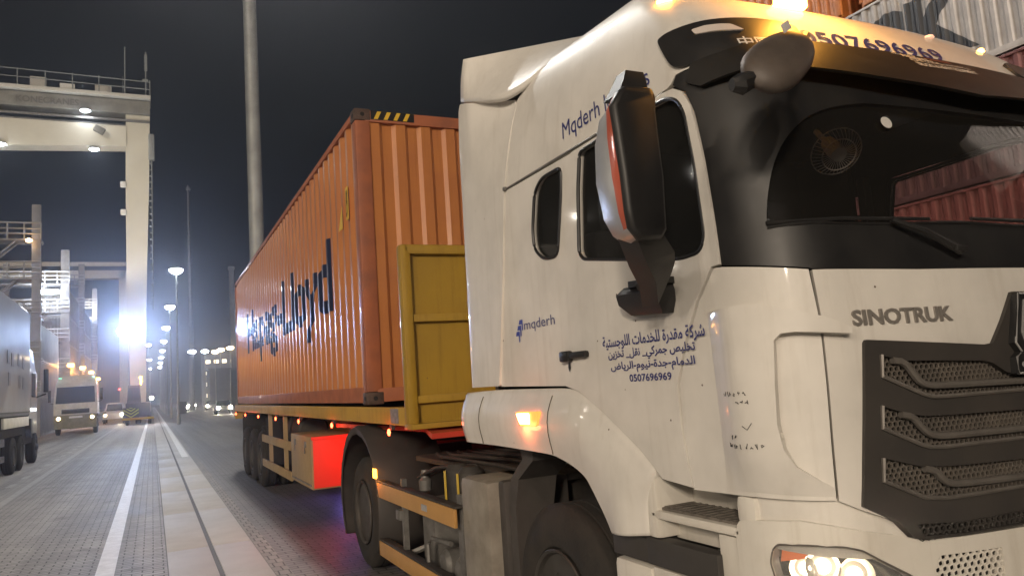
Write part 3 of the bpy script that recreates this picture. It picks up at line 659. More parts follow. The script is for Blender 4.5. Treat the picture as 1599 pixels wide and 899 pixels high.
for s in (1, -1):
    Sx = FS if s > 0 else (lambda a, c_: (2*XC-xf(a, c_), a, c_)); Nx = FN if s > 0 else (lambda a, c_: Vector((1, FN(a, c_).y, 0)).normalized())
    b = MB(); b.sheet(Sx, Nx, soft(fq, .015), (), 0, .03, back=1); b.build('side_fairing', [WHITE, DARK], TR)
    X = lambda x: x if s > 0 else 2*XC-x
    # roof fairing: wing panel rising behind the roof ridge, turned in at its front
    bl = [(1.80,4.32,3.462),(1.80,4.12,3.40),(1.805,3.92,3.335),(1.825,3.74,3.288),(1.88,3.60,3.31),(2.0,3.46,3.40),(2.3,3.35,3.5)]
    tl = [(1.80+.125*k, 4.235-.0875*k, 3.715+.0085*k) for k in range(7)]
    rws = []
    for f in (0, .12, .25, .4, .55, .7, .85, .95, 1.0, 1.02):
        r = [tuple(p[m]+(q_[m]-p[m])*min(f, 1)+(-.008*math.sin(math.pi*min(f, 1)) if m == 0 else 0) for m in range(3)) for p, q_ in zip(bl, tl)]
        if f > 1: r = [(x+.02, y+.03, z+.015) for x, y, z in r]
        rws.append([(X(x), y, z) for x, y, z in resample(r, 3)])
    if s < 0: continue
    b = MB(); b.loft(rws, closed=False, cap=False)
    o = b.build('roof_fairing', [WHITE], TR); md = o.modifiers.new('t', 'SOLIDIFY'); md.thickness = .03; md.offset = -1 if s > 0 else 1
b = MB(); b.bb(1.94, 3.94, 3.62, 4.15, 2.4, 3.36); b.build('fairing_core', DARK, TR)
b = MB(); b.bb(1.86, 4.02, 4.16, 4.21, 1.5, 3.35); b.build('cab_back_wall', WHITE2, TR)
# ---- front wheel arch: swept loft with a rounded section
OUT = [(4.53,1.625),(4.25,1.632),(3.97,1.636),(3.60,1.634),(3.21,1.628),(3.07,1.598),(2.91,1.52),(2.77,1.44),(2.64,1.355),(2.57,1.30),(2.62,1.20),(2.64,1.12),(2.645,1.035)]
INN = [(4.52,1.33),(4.30,1.33),(4.06,1.33),(3.75,1.325),(3.42,1.318),(3.30,1.303),(3.18,1.275),(3.08,1.235),(3.02,1.18),(2.975,1.13),(2.94,1.09),(2.91,1.05),(2.885,1.012)]
OU, IN = resample(OUT), resample(INN)
prof = [(0, .05), (.0, .012), (.04, .0), (.10, -.004), (.2, -.018), (.34, -.034), (.5, -.042), (.66, -.040), (.8, -.032), (.93, -.022), (1.0, -.018), (1.0, .02), (.99, .30)]
for s in (1, -1):
    X = lambda x: x if s > 0 else 2*XC-x
    b = MB()
    rows_ = []
    for (o_, i_) in zip(OU, IN):
        rows_.append([(X(1.797+dx), o_[0]+(i_[0]-o_[0])*t, o_[1]+(i_[1]-o_[1])*t) for t, dx in prof])
    b.loft(rows_, closed=False, cap=False); fe = b.build('wheel_arch', WHITE, TR, 'white front wheel arch with orange side marker', angle=45)
    md = fe.modifiers.new('t', 'SOLIDIFY'); md.thickness = .008; md.offset = 0
    for yy, zb in ((4.23, 1.33), (3.355, 1.318)):
        b = MB()
        b.tube([(X(1.797+dx-.005), yy+.015*t, 1.634+(zb-1.634)*t) for t, dx in prof[3:-2]], .003, 4)
        b.build('panel_seam', M('seam_brown', (.05, .035, .02), .8), fe)
    b = MB(); b.prism(soft([(3.70,1.522),(3.43,1.528),(3.46,1.455),(3.655,1.452)], .015), lambda a, c_: (X(1.757), a, c_), (-.018*s, 0, 0)); b.build('side_marker', M('side_marker_emitter', (1, .2, .05), .3, emis=(1, .16, .03), estr=3), fe)
    b = MB(); b.prism(soft([(3.68,1.515),(3.53,1.518),(3.53,1.462),(3.64,1.460)], .012), lambda a, c_: (X(1.7375), a, c_), (-.004*s, 0, 0)); b.build('marker_core', M('side_core', (1, .6, .2), .3, emis=(1, .55, .14), estr=20), fe)
    lamp('side_marker_glow', 'POINT', (X(1.70), 3.60, 1.44), 1.3, (1, .2, .06), .03, parent=TR)
# ---- step, lower panels
for s in (1, -1):
    X0 = (lambda a, b_: (a, b_)) if s > 0 else (lambda a, b_: (2*XC-b_, 2*XC-a))
    def B(b, x0, x1, *r, **k): a_, c_ = X0(x0, x1); return b.bb(a_, c_, *r, **k)
    b = MB(); B(b, 1.985, 2.02, 2.05, 2.66, 1.12, 1.30, bev=.01); B(b, 1.80, 2.0, 2.575, 2.65, 1.03, 1.29, bev=.02); B(b, 1.80, 1.845, 2.10, 2.62, 1.108, 1.142, bev=.012); B(b, 1.80, 2.0, 2.02, 2.115, 1.145, 1.255, bev=.03)
    B(b, 1.90, 2.0, 2.10, 2.60, 1.02, 1.11, bev=.01)
    st = b.build('entry_step', WHITE2, TR)
    b = MB(); B(b, 1.825, 1.99, 2.14, 2.60, 1.141, 1.152, bev=.003)
    for k in range(11): B(b, 1.835, 1.98, 2.16+k*.04, 2.172+k*.04, 1.150, 1.156)
    b.build('step_tread', M('tread_grey', (.16, .14, .12), .85, var=.4, vscale=20, bump=.6, bscale=80), st)
    b = MB(); B(b, 1.80, 2.35, 2.655, 2.92, .925, 1.02, bev=.004); B(b, 1.795, 1.86, 2.23, 2.66, .925, 1.03, bev=.006); b.build('black_band', M('band_black', (.05, .045, .042), .55, var=.3), TR)
    b = MB(); B(b, 1.79, 2.3, 2.64, 2.91, .42, .915, bev=.03); B(b, 1.80, 2.1, 2.10, 2.645, .45, .92, bev=.02); B(b, 1.82, 1.9, 2.10, 2.24, .9, 1.10, bev=.005); b.build('lower_step_panel', WHITE2, TR)
b = MB(); b.lathe([(-.003, 0), (-.003, .012), (0, .012)], (1.80, 2.20, .90), 'X', 12); b.build('bolt_hole', DARK, TR)
# ---- wheels
TYRE = RUBBER; RIM = M('rim_steel', (.075, .07, .064), .5, metal=.4, var=.5, vscale=9, dirt=(.05, .042, .036))
def wheel(parent, x, y, s=1, R=.52, wd=.29, dish=.06, z=None, name='wheel', front=True):
    z = R if z is None else z
    q = [(.05, .29), (.012, .31), (.0, .36), (.004, .43), (.018, .475), (.03, .495), (.045, .512), (.06, R), (.10, R), (.103, R-.014), (.113, R-.014), (.116, R), (.165, R), (.168, R-.014), (.178, R-.014), (.181, R), (wd-.06, R), (wd-.03, .495), (wd, .42), (wd-.02, .31), (wd-.05, .29)]
    b = MB(); b.lathe([(a*s, r*R/.52) for a, r in q], (x, y, z), 'X', 56)
    t = b.build(name, TYRE, parent)
    k = R/.52
    q = [(.03, .285), (.004, .298), (-.004, .292), (.006, .278), (.05, .262), (.09, .24), (.11, .20), (dish+.03, .175), (dish, .15), (dish-.01, .12), (-.02, .115), (-.045, .09), (-.06, .06), (-.062, 0)] if front else [(.03, .285), (.004, .298), (-.004, .292), (.01, .275), (.12, .255), (.18, .23), (.185, .15), (.10, .14), (.06, .12), (.05, .08), (.05, 0)]
    b = MB(); b.lathe([(a*s, r*k) for a, r in q], (x, y, z), 'X', 40)
    for j in range(10):
        a = j*math.pi/5; xx = (dish-.012 if front else .15)*s; b.tube([(x+xx+.03*s, y+.165*k*math.cos(a), z+.165*k*math.sin(a)), (x+xx-.03*s, y+.165*k*math.cos(a), z+.165*k*math.sin(a))], .013, 6)
    b.build('rim', RIM, t); return t
wheel(TR, 1.855, 3.57); wheel(TR, 2*XC-1.855, 3.57, -1)
for y in (7.5,):
    wheel(TR, 1.83, y, front=False); wheel(TR, 2*XC-1.83, y, -1, front=False)
    wheel(TR, 2.17, y, front=False); wheel(TR, 2*XC-2.17, y, -1, front=False)
# ---- drive axle fender with amber lamp
for s in (1, -1):
    X = lambda x: x if s > 0 else 2*XC-x
    b = MB(); ring = []
    for k in range(17):
        a = math.radians(-35+k*250/16); R_ = .66+.05*max(0, math.sin(a))
        cy_, cz = 7.48-.74*math.cos(a), .62+R_*math.sin(a)
        ring.append([(X(1.80), cy_-0, cz-.06*max(0, math.sin(a))), (X(1.79), cy_, cz), (X(1.81), cy_-.012*math.cos(a), cz+.012*math.sin(a)), (X(2.44), cy_-.012*math.cos(a), cz+.012*math.sin(a))])
    b.loft(ring, closed=False, cap=False); fd = b.build('rear_fender', M('fender_grey', (.040, .035, .033), .65, var=.5, vscale=4, dirt=(.075, .065, .055)), TR, angle=50)
    md = fd.modifiers.new('t', 'SOLIDIFY'); md.thickness = .015; md.offset = 0
    b = MB(); b.bb(min(X(1.785), X(1.80)), max(X(1.785), X(1.80)), 6.80, 6.90, .90, .985, .008); b.build('amber_lamp', M('amber_emitter'), fd)
    lamp('amber_lamp_glow', 'POINT', (X(1.72), 6.80, .92), 1.6, (1, .33, .05), .03, parent=TR)
# ---- chassis, guard rails, tanks
b = MB()
for x in (2.50, 3.38): b.bb(x-.04, x+.04, 2.2, 9.0, .78, 1.06, .01)
for y in (2.6, 4.4, 5.3, 6.4, 8.4): b.bb(2.5, 3.38, y-.05, y+.05, .82, 1.02)
b.bb(2.15, 3.7, 3.45, 3.69, .45, .6, .03); b.lathe([(-.8, .09), (.8, .09)], (XC, 7.5, .52), 'X', 14)
b.lathe([(-.02, .45), (.06, .5), (.09, .48)], (XC, 7.55, 1.16), 'Z', 26)
b.build('chassis_frame', CHASSIS, TR)
ORB = M('guard_orange', (.50, .27, .08), .45, var=.35, vscale=3, dirt=(.3, .18, .08))
for z0 in (.745, .245):
    b = MB(); b.bb(1.79, 1.815, 4.87, 6.80, z0, z0+.125, .006); g1 = b.build('guard_rail', ORB, TR, 'orange side guard rail')
    b = MB(); b.bb(1.79, 1.86, 4.84, 6.80, z0+.128, z0+.145, .003); b.build('rail_cap', CHASSIS, g1)
    b = MB(); b.bb(1.784, 1.789, 5.42, 5.54, z0+.04, z0+.085); b.build('rail_sticker', SILVER, g1) if z0 > .5 else b.bm.free()
b = MB(); b.bb(1.85, 1.9, 4.88, 4.96, .2, .95); b.build('guard_bracket', STEEL, TR)
b = MB(); b.bb(1.83, 1.87, 6.15, 6.20, .22, .95); b.bb(1.80, 1.88, 6.16, 6.28, .62, .70, .01); b.tube([(1.9, 6.2, .35), (2.3, 6.0, .5), (2.5, 6.0, .8)], .025, 6); b.build('guard_bracket', STEEL, TR)
b = MB(); b.bb(1.83, 2.35, 4.38, 4.84, .15, 1.085, .05); wt = b.build('fluid_tank', M('tank_cream', (.27, .245, .205), .6, var=.6, vscale=6, dirt=(.12, .10, .08), dots=12), TR, 'cream plastic tank behind the cab')
b = MB(); b.bb(1.90, 2.35, 4.28, 4.375, .2, 1.09, .03); b.build('tank_bracket', M('bracket_grey', (.07, .062, .057), .6, var=.4), TR)
b = MB(); b.loft([[(x, y, z), (x, y+w_, z), (x+.25, y+w_, z), (x+.25, y, z)] for (x, y, w_, z) in ((1.90, 4.12, .09, .3), (1.90, 4.12, .09, .95), (1.90, 4.06, .10, 1.12), (1.90, 3.86, .13, 1.24), (1.90, 3.84, .20, 1.34))]); b.build('mud_flap_bracket', M('bracket_grey'), TR)
for k, (y, m_) in enumerate(((5.06, STEEL), (5.36, STEEL))):
    b = MB(); b.lathe([(-.0, .0), (.01, .07), (.04, .10), (.5, .10), (.53, .07), (.54, 0)], (1.86, y, .42), 'X', 20) ; b.lathe([(.0, .105), (.03, .105)], (2.0, y, .42), 'X', 20); b.build('air_tank', STEEL, TR)
b = MB(); b.tube([(1.85, 5.62, .2), (1.85, 5.62, .52), (1.86, 5.55, .57), (1.9, 5.25, .57)], .018, 8); b.build('tank_pipe', STEEL, TR)
b = MB(); b.bb(1.95, 2.4, 5.75, 6.05, .3, .80, .03); b.build('battery_box', STEEL, TR)
for y in (5.0, 5.25):
    b = MB(); b.lathe([(0, 0), (.0, .07), (.03, .09), (.30, .09), (.34, .06), (.35, 0)], (1.98, y, .78), 'Z', 18); c_ = b.build('filter_canister', CHASSIS, TR)
    b = MB(); b.bb(1.876, 1.884, y-.012, y+.012, .86, 1.08); b.build('yellow_mark', M('mark_yellow', (.6, .42, .06), .5), c_)
b = MB(); b.lathe([(0, 0), (0, .05), (.08, .055), (.1, .035), (.16, .03)], (1.98, 6.0, .86), 'Z', 14); b.build('filter_bowl', STEEL, TR)
b = MB()
for k in range(9):
    x = 2.1+.1*k; b.tube([(x, 4.3, 1.12+.02*(k % 3)), (x+.1, 5.0, 1.1+.03*(k % 2)), (x-.05, 5.8, 1.13), (x+.2, 6.6, 1.08)], .014, 6)
b.bb(2.1, 3.7, 4.3, 6.6, 1.04, 1.085, .01)
for k in range(3): b.tube([(1.95+.05*k, 6.1, .95), (1.97+.05*k, 5.7, 1.06), (2.1, 5.2, 1.10)], .012, 6)
for k in range(4):
    q = [(2.5+.12*k+.05*math.cos(t), 5.4+.9*t/18, 1.35+.06*math.sin(t)) for t in [j*.7 for j in range(27)]]
b.build('chassis_deck', CHASSIS, TR)
b = MB()
for x in (2.75, 2.95, 3.15):
    b.tube([(x+.045*math.cos(t), 4.35+1.6*t/60, 1.42-.12*math.sin(math.pi*t/60)+.045*math.sin(t)) for t in [j*.6 for j in range(101)]], .009, 5)
b.build('coiled_hose', BLACK, TR)
# ================================================================ SEMI TRAILER
TL = thing('semi_trailer', 'yellow flatbed semi trailer with headboard and red side lamps under the orange container', 'trailer', (3.05, 13, 0))
LX, RX = 1.80, 4.24
b = MB()
for x in (LX, RX-.05): b.bb(x, x+.05, 5.86, 19.7, 1.385, 1.53, .008)
b.bb(LX+.05, RX-.05, 5.9, 19.68, 1.47, 1.505); b.bb(LX, RX, 19.66, 19.72, 1.2, 1.53)
for x in (2.55, 3.45): b.bb(x-.07, x+.07, 9.2, 19.6, 1.0, 1.47, .01); b.bb(x-.07, x+.07, 6.0, 9.3, 1.27, 1.47, .01)
for k in range(20): b.bb(LX+.05, RX-.05, 6.6+k*.68, 6.66+k*.68, 1.38, 1.47)
b.build('deck_frame', YEL, TL)
b = MB(); b.bb(LX-.002, LX+.0, 6.05, 6.28, 1.40, 1.52)
b.build('data_plate', M('plate_grey', (.22, .21, .2), .4, var=.5, vscale=30), TL)
b = MB()
b.bb(LX, LX+.09, 5.78, 5.90, 1.385, 2.83, .03); b.bb(RX-.09, RX, 5.78, 5.90, 1.385, 2.83, .03)
b.bb(LX+.02, RX-.02, 5.78, 5.90, 2.745, 2.83, .03)
for z in (2.20, 1.555): b.bb(LX+.09, RX-.09, 5.79, 5.88, z, z+.06, .006)
b.bb(LX+.05, RX-.05, 5.84, 5.87, 1.40, 2.78); b.bb(LX, RX, 5.70, 5.90, 1.36, 1.40, .005)
for x in (2.6, 3.4): b.bb(x-.04, x+.04, 5.79, 5.88, 1.4, 2.75, .005)
b.build('headboard', M('headboard_yellow', (.36, .215, .014), .48, coat=.1, var=.45, vscale=2, dirt=(.22, .13, .02), streak=.5, dots=5), TL)
RP = M('red_oxide_paint', (.55, .045, .02), .5, var=.3)
b = MB(); b.prism([(1.85, 5.4), (2.1, 6.3), (1.84, 8.6), (3.9, 8.6), (3.9, 5.4)], lambda a, c_: (a, c_, 1.30), (0, 0, .04)); b.bb(2.0, 4.0, 8.5, 8.6, 1.0, 1.36); b.build('coupling_plate', RP, TL)
for x in (2.15, 3.85):
    b = MB(); b.bb(x-.06, x+.06, 8.9, 9.05, .35, 1.45, .01); b.bb(x-.13, x+.13, 8.85, 9.1, .30, .35, .01); b.tube([(x, 9.0, .9), (2.55 if x < 3 else 3.45, 9.2, 1.3)], .03, 6); b.build('landing_leg', CHASSIS, TL)
b = MB(); b.bb(2.22, 3.78, 8.94, 9.0, .95, 1.02); b.build('cross_brace', CHASSIS, TL)
TAN = M('tan_paint', (.36, .25, .12), .5, var=.4, dirt=(.2, .15, .09))
b = MB(); b.bb(1.84, 2.42, 10.15, 11.75, .46, 1.13, .015); tb = b.build('tool_box', TAN, TL, 'tan tool box with red lamp light painted on its end')
b = MB(); b.bb(1.86, 2.40, 10.135, 10.149, .48, 1.11, .004); b.build('box_end', M('red_light_tint', (.75, .05, .03), .45), tb)  # red lamp light is put into the base colour of the box end
for y in (10.5, 11.3):
    b = MB(); b.bb(1.825, 1.842, y, y+.09, .98, 1.06, .004); b.bb(1.818, 1.828, y+.03, y+.06, .90, 1.02, .003); b.build('box_latch', STEEL, tb)
b = MB(); b.bb(1.834, 1.842, 10.2, 11.7, .50, .52); b.build('box_hinge', STEEL, tb)
b = MB(); b.bb(1.84, 2.42, 10.128, 10.152, 1.09, 1.13, .004); b.build('box_rim', M('red_light_tint'), tb)  # rim shares the red light colour of the end
for z0 in (.87, .43):
    b = MB(); b.bb(1.83, 1.86, 11.76, 15.0, z0, z0+.13, .005); b.build('side_guard', TAN, TL)
b = MB()
for y in (12.6, 14.3): b.bb(1.87, 1.93, y, y+.06, .45, 1.4)
b.build('guard_post', TAN, TL)
b = MB(); b.lathe([(0, 0), (0, .2), (.05, .24), (1.3, .24), (1.35, .2), (1.35, 0)], (0, 0, 0), 'X', 24); bmesh.ops.rotate(b.bm, matrix=Matrix.Rotation(math.pi/2, 3, 'Z'), verts=b.bm.verts); bmesh.ops.translate(b.bm, vec=(2.25, 12.1, 1.12), verts=b.bm.verts)
b.tube([(1.95, 12.2, 1.36), (1.93, 12.4, 1.1), (2.0, 12.8, .98)], .02, 6); b.tube([(1.95, 12.6, 1.36), (1.93, 12.9, 1.1), (2.0, 13.3, .98)], .02, 6); b.build('air_reservoir', CHASSIS, TL)
for y in (15.42, 16.73, 18.04):
    for x, s in ((1.83, 1), (2*XC+.16-1.83, -1)):
        wheel(TL, x, y, s, front=False); wheel(TL, x+.34*s, y, s, front=False)
b = MB()
for y in (15.42, 16.73, 18.04): b.lathe([(-.9, .07), (.9, .07)], (3.02, y, .52), 'X', 12)
b.build('axle', CHASSIS, TL)
for y in (14.72, 18.75):
    b = MB(); b.bb(1.88, 2.5, y, y+.03, .42, 1.3); b.build('mud_flap', RUBBER, TL)
for y in (6.30, 8.57, 10.70, 12.84, 15.08, 17.3, 19.3):
    for x, s in ((1.80, 1), (4.24, -1)):
        b = MB(); b.lathe([(0, .0), (-.012*s, .030), (-.022*s, .026), (-.03*s, 0)], (x, y, 1.325), 'X', 14); b.build('side_lamp', RED, TL, angle=60); b = MB(); b.bb(min(x, x+.03*s), max(x, x+.03*s), y-.03, y+.03, 1.345, 1.39); b.build('lamp_bracket', CHASSIS, TL)
    if y < 13: lamp('side_lamp_glow', 'POINT', (1.74, y, 1.30), 1.1, (1, .10, .04), .03, parent=TL)
lamp('under_deck_glow', 'POINT', (2.30, 9.55, .95), 13, (1, .02, .008), .05, parent=TL)
lamp('coupling_glow', 'POINT', (2.3, 8.3, 1.22), 4, (1, .06, .03), .05, parent=TL)
lamp('blue_under_glow', 'POINT', (2.9, 12.6, .5), 14, (.25, .18, 1), .06, parent=TL)
# ================================================================ CONTAINERS
def corr(y, p=.278, d=.036):
    t = (y/p) % 1
    if t < .26: return 0
    if t < .5: return d*(t-.26)/.24
    if t < .76: return d
    return d*(1-(t-.76)/.24)
def container(name, label, x0, y0, z0, Lg, Wd, Ht, mat, rail=None, group=None, words=None, detail=True, matR=None, endrow=True, p=.278, d_=.036):
    t = thing(name, label, 'container', (x0+Wd/2, y0+Lg/2, z0), group)
    rail = rail or mat
    ys = []; k = 0; a0, a1 = y0+.14, y0+Lg-.14
    y = a0
    n = int((a1-a0)/p); p2 = (a1-a0)/n
    bp = [0, .26, .5, .76]
    pts = [(a0+(i+f)*p2, (0, 0, d_, d_)[j]) for i in range(n) for j, f in enumerate(bp)]+[(a1, 0)]
    for s in (1, -1):
        b = MB(); vs = []
        X = (lambda q: x0+.012+q) if s > 0 else (lambda q: x0+Wd-.012-q)
        rows_ = [[(X(q), yy, z) for yy, q in pts] for z in (z0+.16, z0+Ht-.07)]
        b.loft(rows_, closed=False, cap=False); b.build('side_panel', mat, t, smooth=False)
    for (ye, s) in ((y0, 1), (y0+Lg, -1)):
        b = MB(); m_ = int((Wd-.3)/.25); pp = (Wd-.30)/m_
        ep = [(x0+.15+(i+f)*pp, (0, 0, .032, .032)[j]) for i in range(m_) for j, f in enumerate((0, .36, .5, .86))]+[(x0+Wd-.15, 0)]
        b.loft([[(xx, ye+s*(.02+q), z) for xx, q in ep] for z in (z0+.14, z0+Ht-.12)], closed=False, cap=False); b.build('end_panel', mat, t, smooth=False)
    b = MB()
    for x in (x0, x0+Wd-.06): b.bb(x, x+.06, y0+.1, y0+Lg-.1, z0+.02, z0+.17, .006); b.bb(x, x+.06, y0+.1, y0+Lg-.1, z0+Ht-.08, z0+Ht-.015, .006)
    for y in (y0, y0+Lg-.08): b.bb(x0+.1, x0+Wd-.1, y, y+.08, z0+.02, z0+.15, .006); b.bb(x0+.1, x0+Wd-.1, y, y+.08, z0+Ht-.13, z0+Ht-.015, .006)
    for x in (x0, x0+Wd-.15):
        for y in (y0, y0+Lg-.15): b.bb(x, x+.15, y, y+.15, z0+.118, z0+Ht-.118, .02)
    b.bb(x0+.05, x0+Wd-.05, y0+.05, y0+Lg-.05, z0+Ht-.06, z0+Ht-.03)
    b.build('frame', rail, t)
    if detail:
        for x in (x0-.004, x0+Wd-.158):
            for y in (y0-.004, y0+Lg-.174):
                for z in (z0, z0+Ht-.118):
                    b = MB(); b.bb(x, x+.162, y, y+.178, z, z+.118, .012); c_ = b.build('corner_casting', M('casting', (.10, .06, .045), .6, var=.6, vscale=12), t)
                    b = MB(); b.prism([(y+.089+.04*math.cos(a), z+.059+.022*math.sin(a)) for a in [k*math.pi/6 for k in range(12)]], lambda a, c2: (x-.001, a, c2), (.003, 0, 0)); b.prism([(x+.08+.022*math.cos(a), z+.059+.022*math.sin(a)) for a in [k*math.pi/6 for k in range(12)]], lambda a, c2: (a, y-.001, c2), (0, .003, 0)); b.build('casting_hole', DARK, c_)
    if words:
        for (s_, ya, yb, za, zb, m_, bold) in words:      # reads from ya (left, far) to yb (right, near) on the -X side
            me = text(s_, abs(yb-ya), zb-za, bold); bm = bmesh.new(); bm.from_mesh(me); bpy.data.meshes.remove(me)
            sg = 1 if yb > ya else -1
            for v in bm.verts: v.co = Vector((0, ya+sg*v.co.x, za+v.co.y))
            for yy, _ in pts:
                if min(ya, yb) < yy < max(ya, yb): bmesh.ops.bisect_plane(bm, geom=bm.verts[:]+bm.edges[:]+bm.faces[:], plane_co=(0, yy, 0), plane_no=(0, 1, 0))
            def prof_(y):
                for (ya_, qa), (yb_, qb) in zip(pts, pts[1:]):
                    if ya_ <= y <= yb_+1e-6: return qa+(qb-qa)*(y-ya_)/max(1e-6, yb_-ya_)
                return 0
            for v in bm.verts: v.co.x = x0+.012+prof_(v.co.y)-.004
            b = MB(); bm.verts.index_update(); b.raw([v.co.copy() for v in bm.verts], [[v.index for v in f.verts] for f in bm.faces]); bm.free(); b.build('lettering', m_, t, smooth=False, recalc=False)
    return t
ORC = M('orange_container', (.50, .195, .060), .30, coat=.6, var=.42, vscale=1.6, dirt=(.34, .11, .06), dots=5, streak=.4)
ORR = M('orange_rail', (.38, .12, .05), .5, coat=.1, var=.6, vscale=4, dirt=(.18, .07, .045))
HB = M('container_blue', (.012, .018, .05), .35, coat=.2)
ORC.node_tree.nodes['Principled BSDF'].inputs['Coat Roughness'].default_value = .25
CT = container('shipping_container', 'long orange corrugated container with dark blue lettering on the yellow trailer', 1.83, 7.12, 1.545, 12.19, 2.438, 2.90, ORC, ORR, words=[('Hapag-Lloyd', 17.0, 8.62, 2.34, 3.44, HB, .03)])
b = MB()
YS = M('hazard_yellow', (.70, .45, .04), .5)
for k in range(4):
    b.prism([(2.02+k*.10, 4.345), (2.06+k*.10, 4.345), (2.10+k*.10, 4.425), (2.06+k*.10, 4.425)], lambda a, c_: (a, 7.115, c_), (0, .003, 0))
b.build('hazard_stripe', YS, CT); b = MB(); b.bb(1.99, 2.44, 7.1175, 7.1195, 4.34, 4.43); b.build('hazard_board', BLACK, CT)
b = MB(); b.bb(1.822, 1.826, 7.52, 7.62, 3.42, 3.76); pl = b.build('code_plate', YS, CT)
me = text('L99', .07, .28, .01); b = MB(); b.addbm(me, lambda c_: (1.8205, 7.605-c_.x, 3.45+c_.y)); b.build('plate_lettering', DARK, pl, smooth=False, recalc=False)
b = MB(); b.prism([(8.0, 3.38), (7.82, 3.38), (7.82, 3.62)], lambda a, c_: (1.829, a, c_), (-.003, 0, 0)); b.build('warning_sticker', YS, CT)
# the yard stack beyond the truck
SR = [M('container_red', (.36, .085, .065), .5, var=.3, vscale=1.2), M('container_maroon', (.17, .05, .045), .55, var=.35), M('container_silver', (.40, .37, .35), .45, var=.3, vscale=1.5), M('container_orange_far', (.48, .15, .03), .5, var=.3), M('container_blue_far', (.05, .08, .17), .5, var=.3)]
tiers = {0: (1, 'dark maroon'), 1: (0, 'red'), 2: (1, 'dark maroon'), 3: (2, 'silver'), 4: (3, 'orange')}
pos = {(-1): 'beside the truck cab', 0: 'behind the cab', 1: 'behind the orange container'}
for bay in range(0, 3):
    for t_ in range(5):
        if bay == 2 and t_ != 3: continue
        mi_, nm = tiers[t_]
        wd = None
        if t_ == 3 and bay == 1: wd = [('MAERSK', 17.9, 9.85, 8.2, 9.95, M('lettering_black', (.008, .009, .014), .5), .05)]
        container('stacked_container', '%s corrugated container, %s in the yard stack, %s' % (nm, ('lowest', 'second up', 'third up', 'fourth up', 'topmost')[t_], {-1: 'nearest bay right of the truck', 0: 'middle bay beyond the cab', 1: 'bay beyond the yellow headboard', 2: 'farthest bay beyond the orange container'}[bay]), 16.4, .45+bay*12.75 if t_ != 3 else -4.6+bay*12.75, t_*2.6, 12.19, 2.44, 2.59, SR[mi_], SR[1] if t_ in (2,) else None, 'containers stacked in the yard on the right', wd, detail=False, d_=.05)
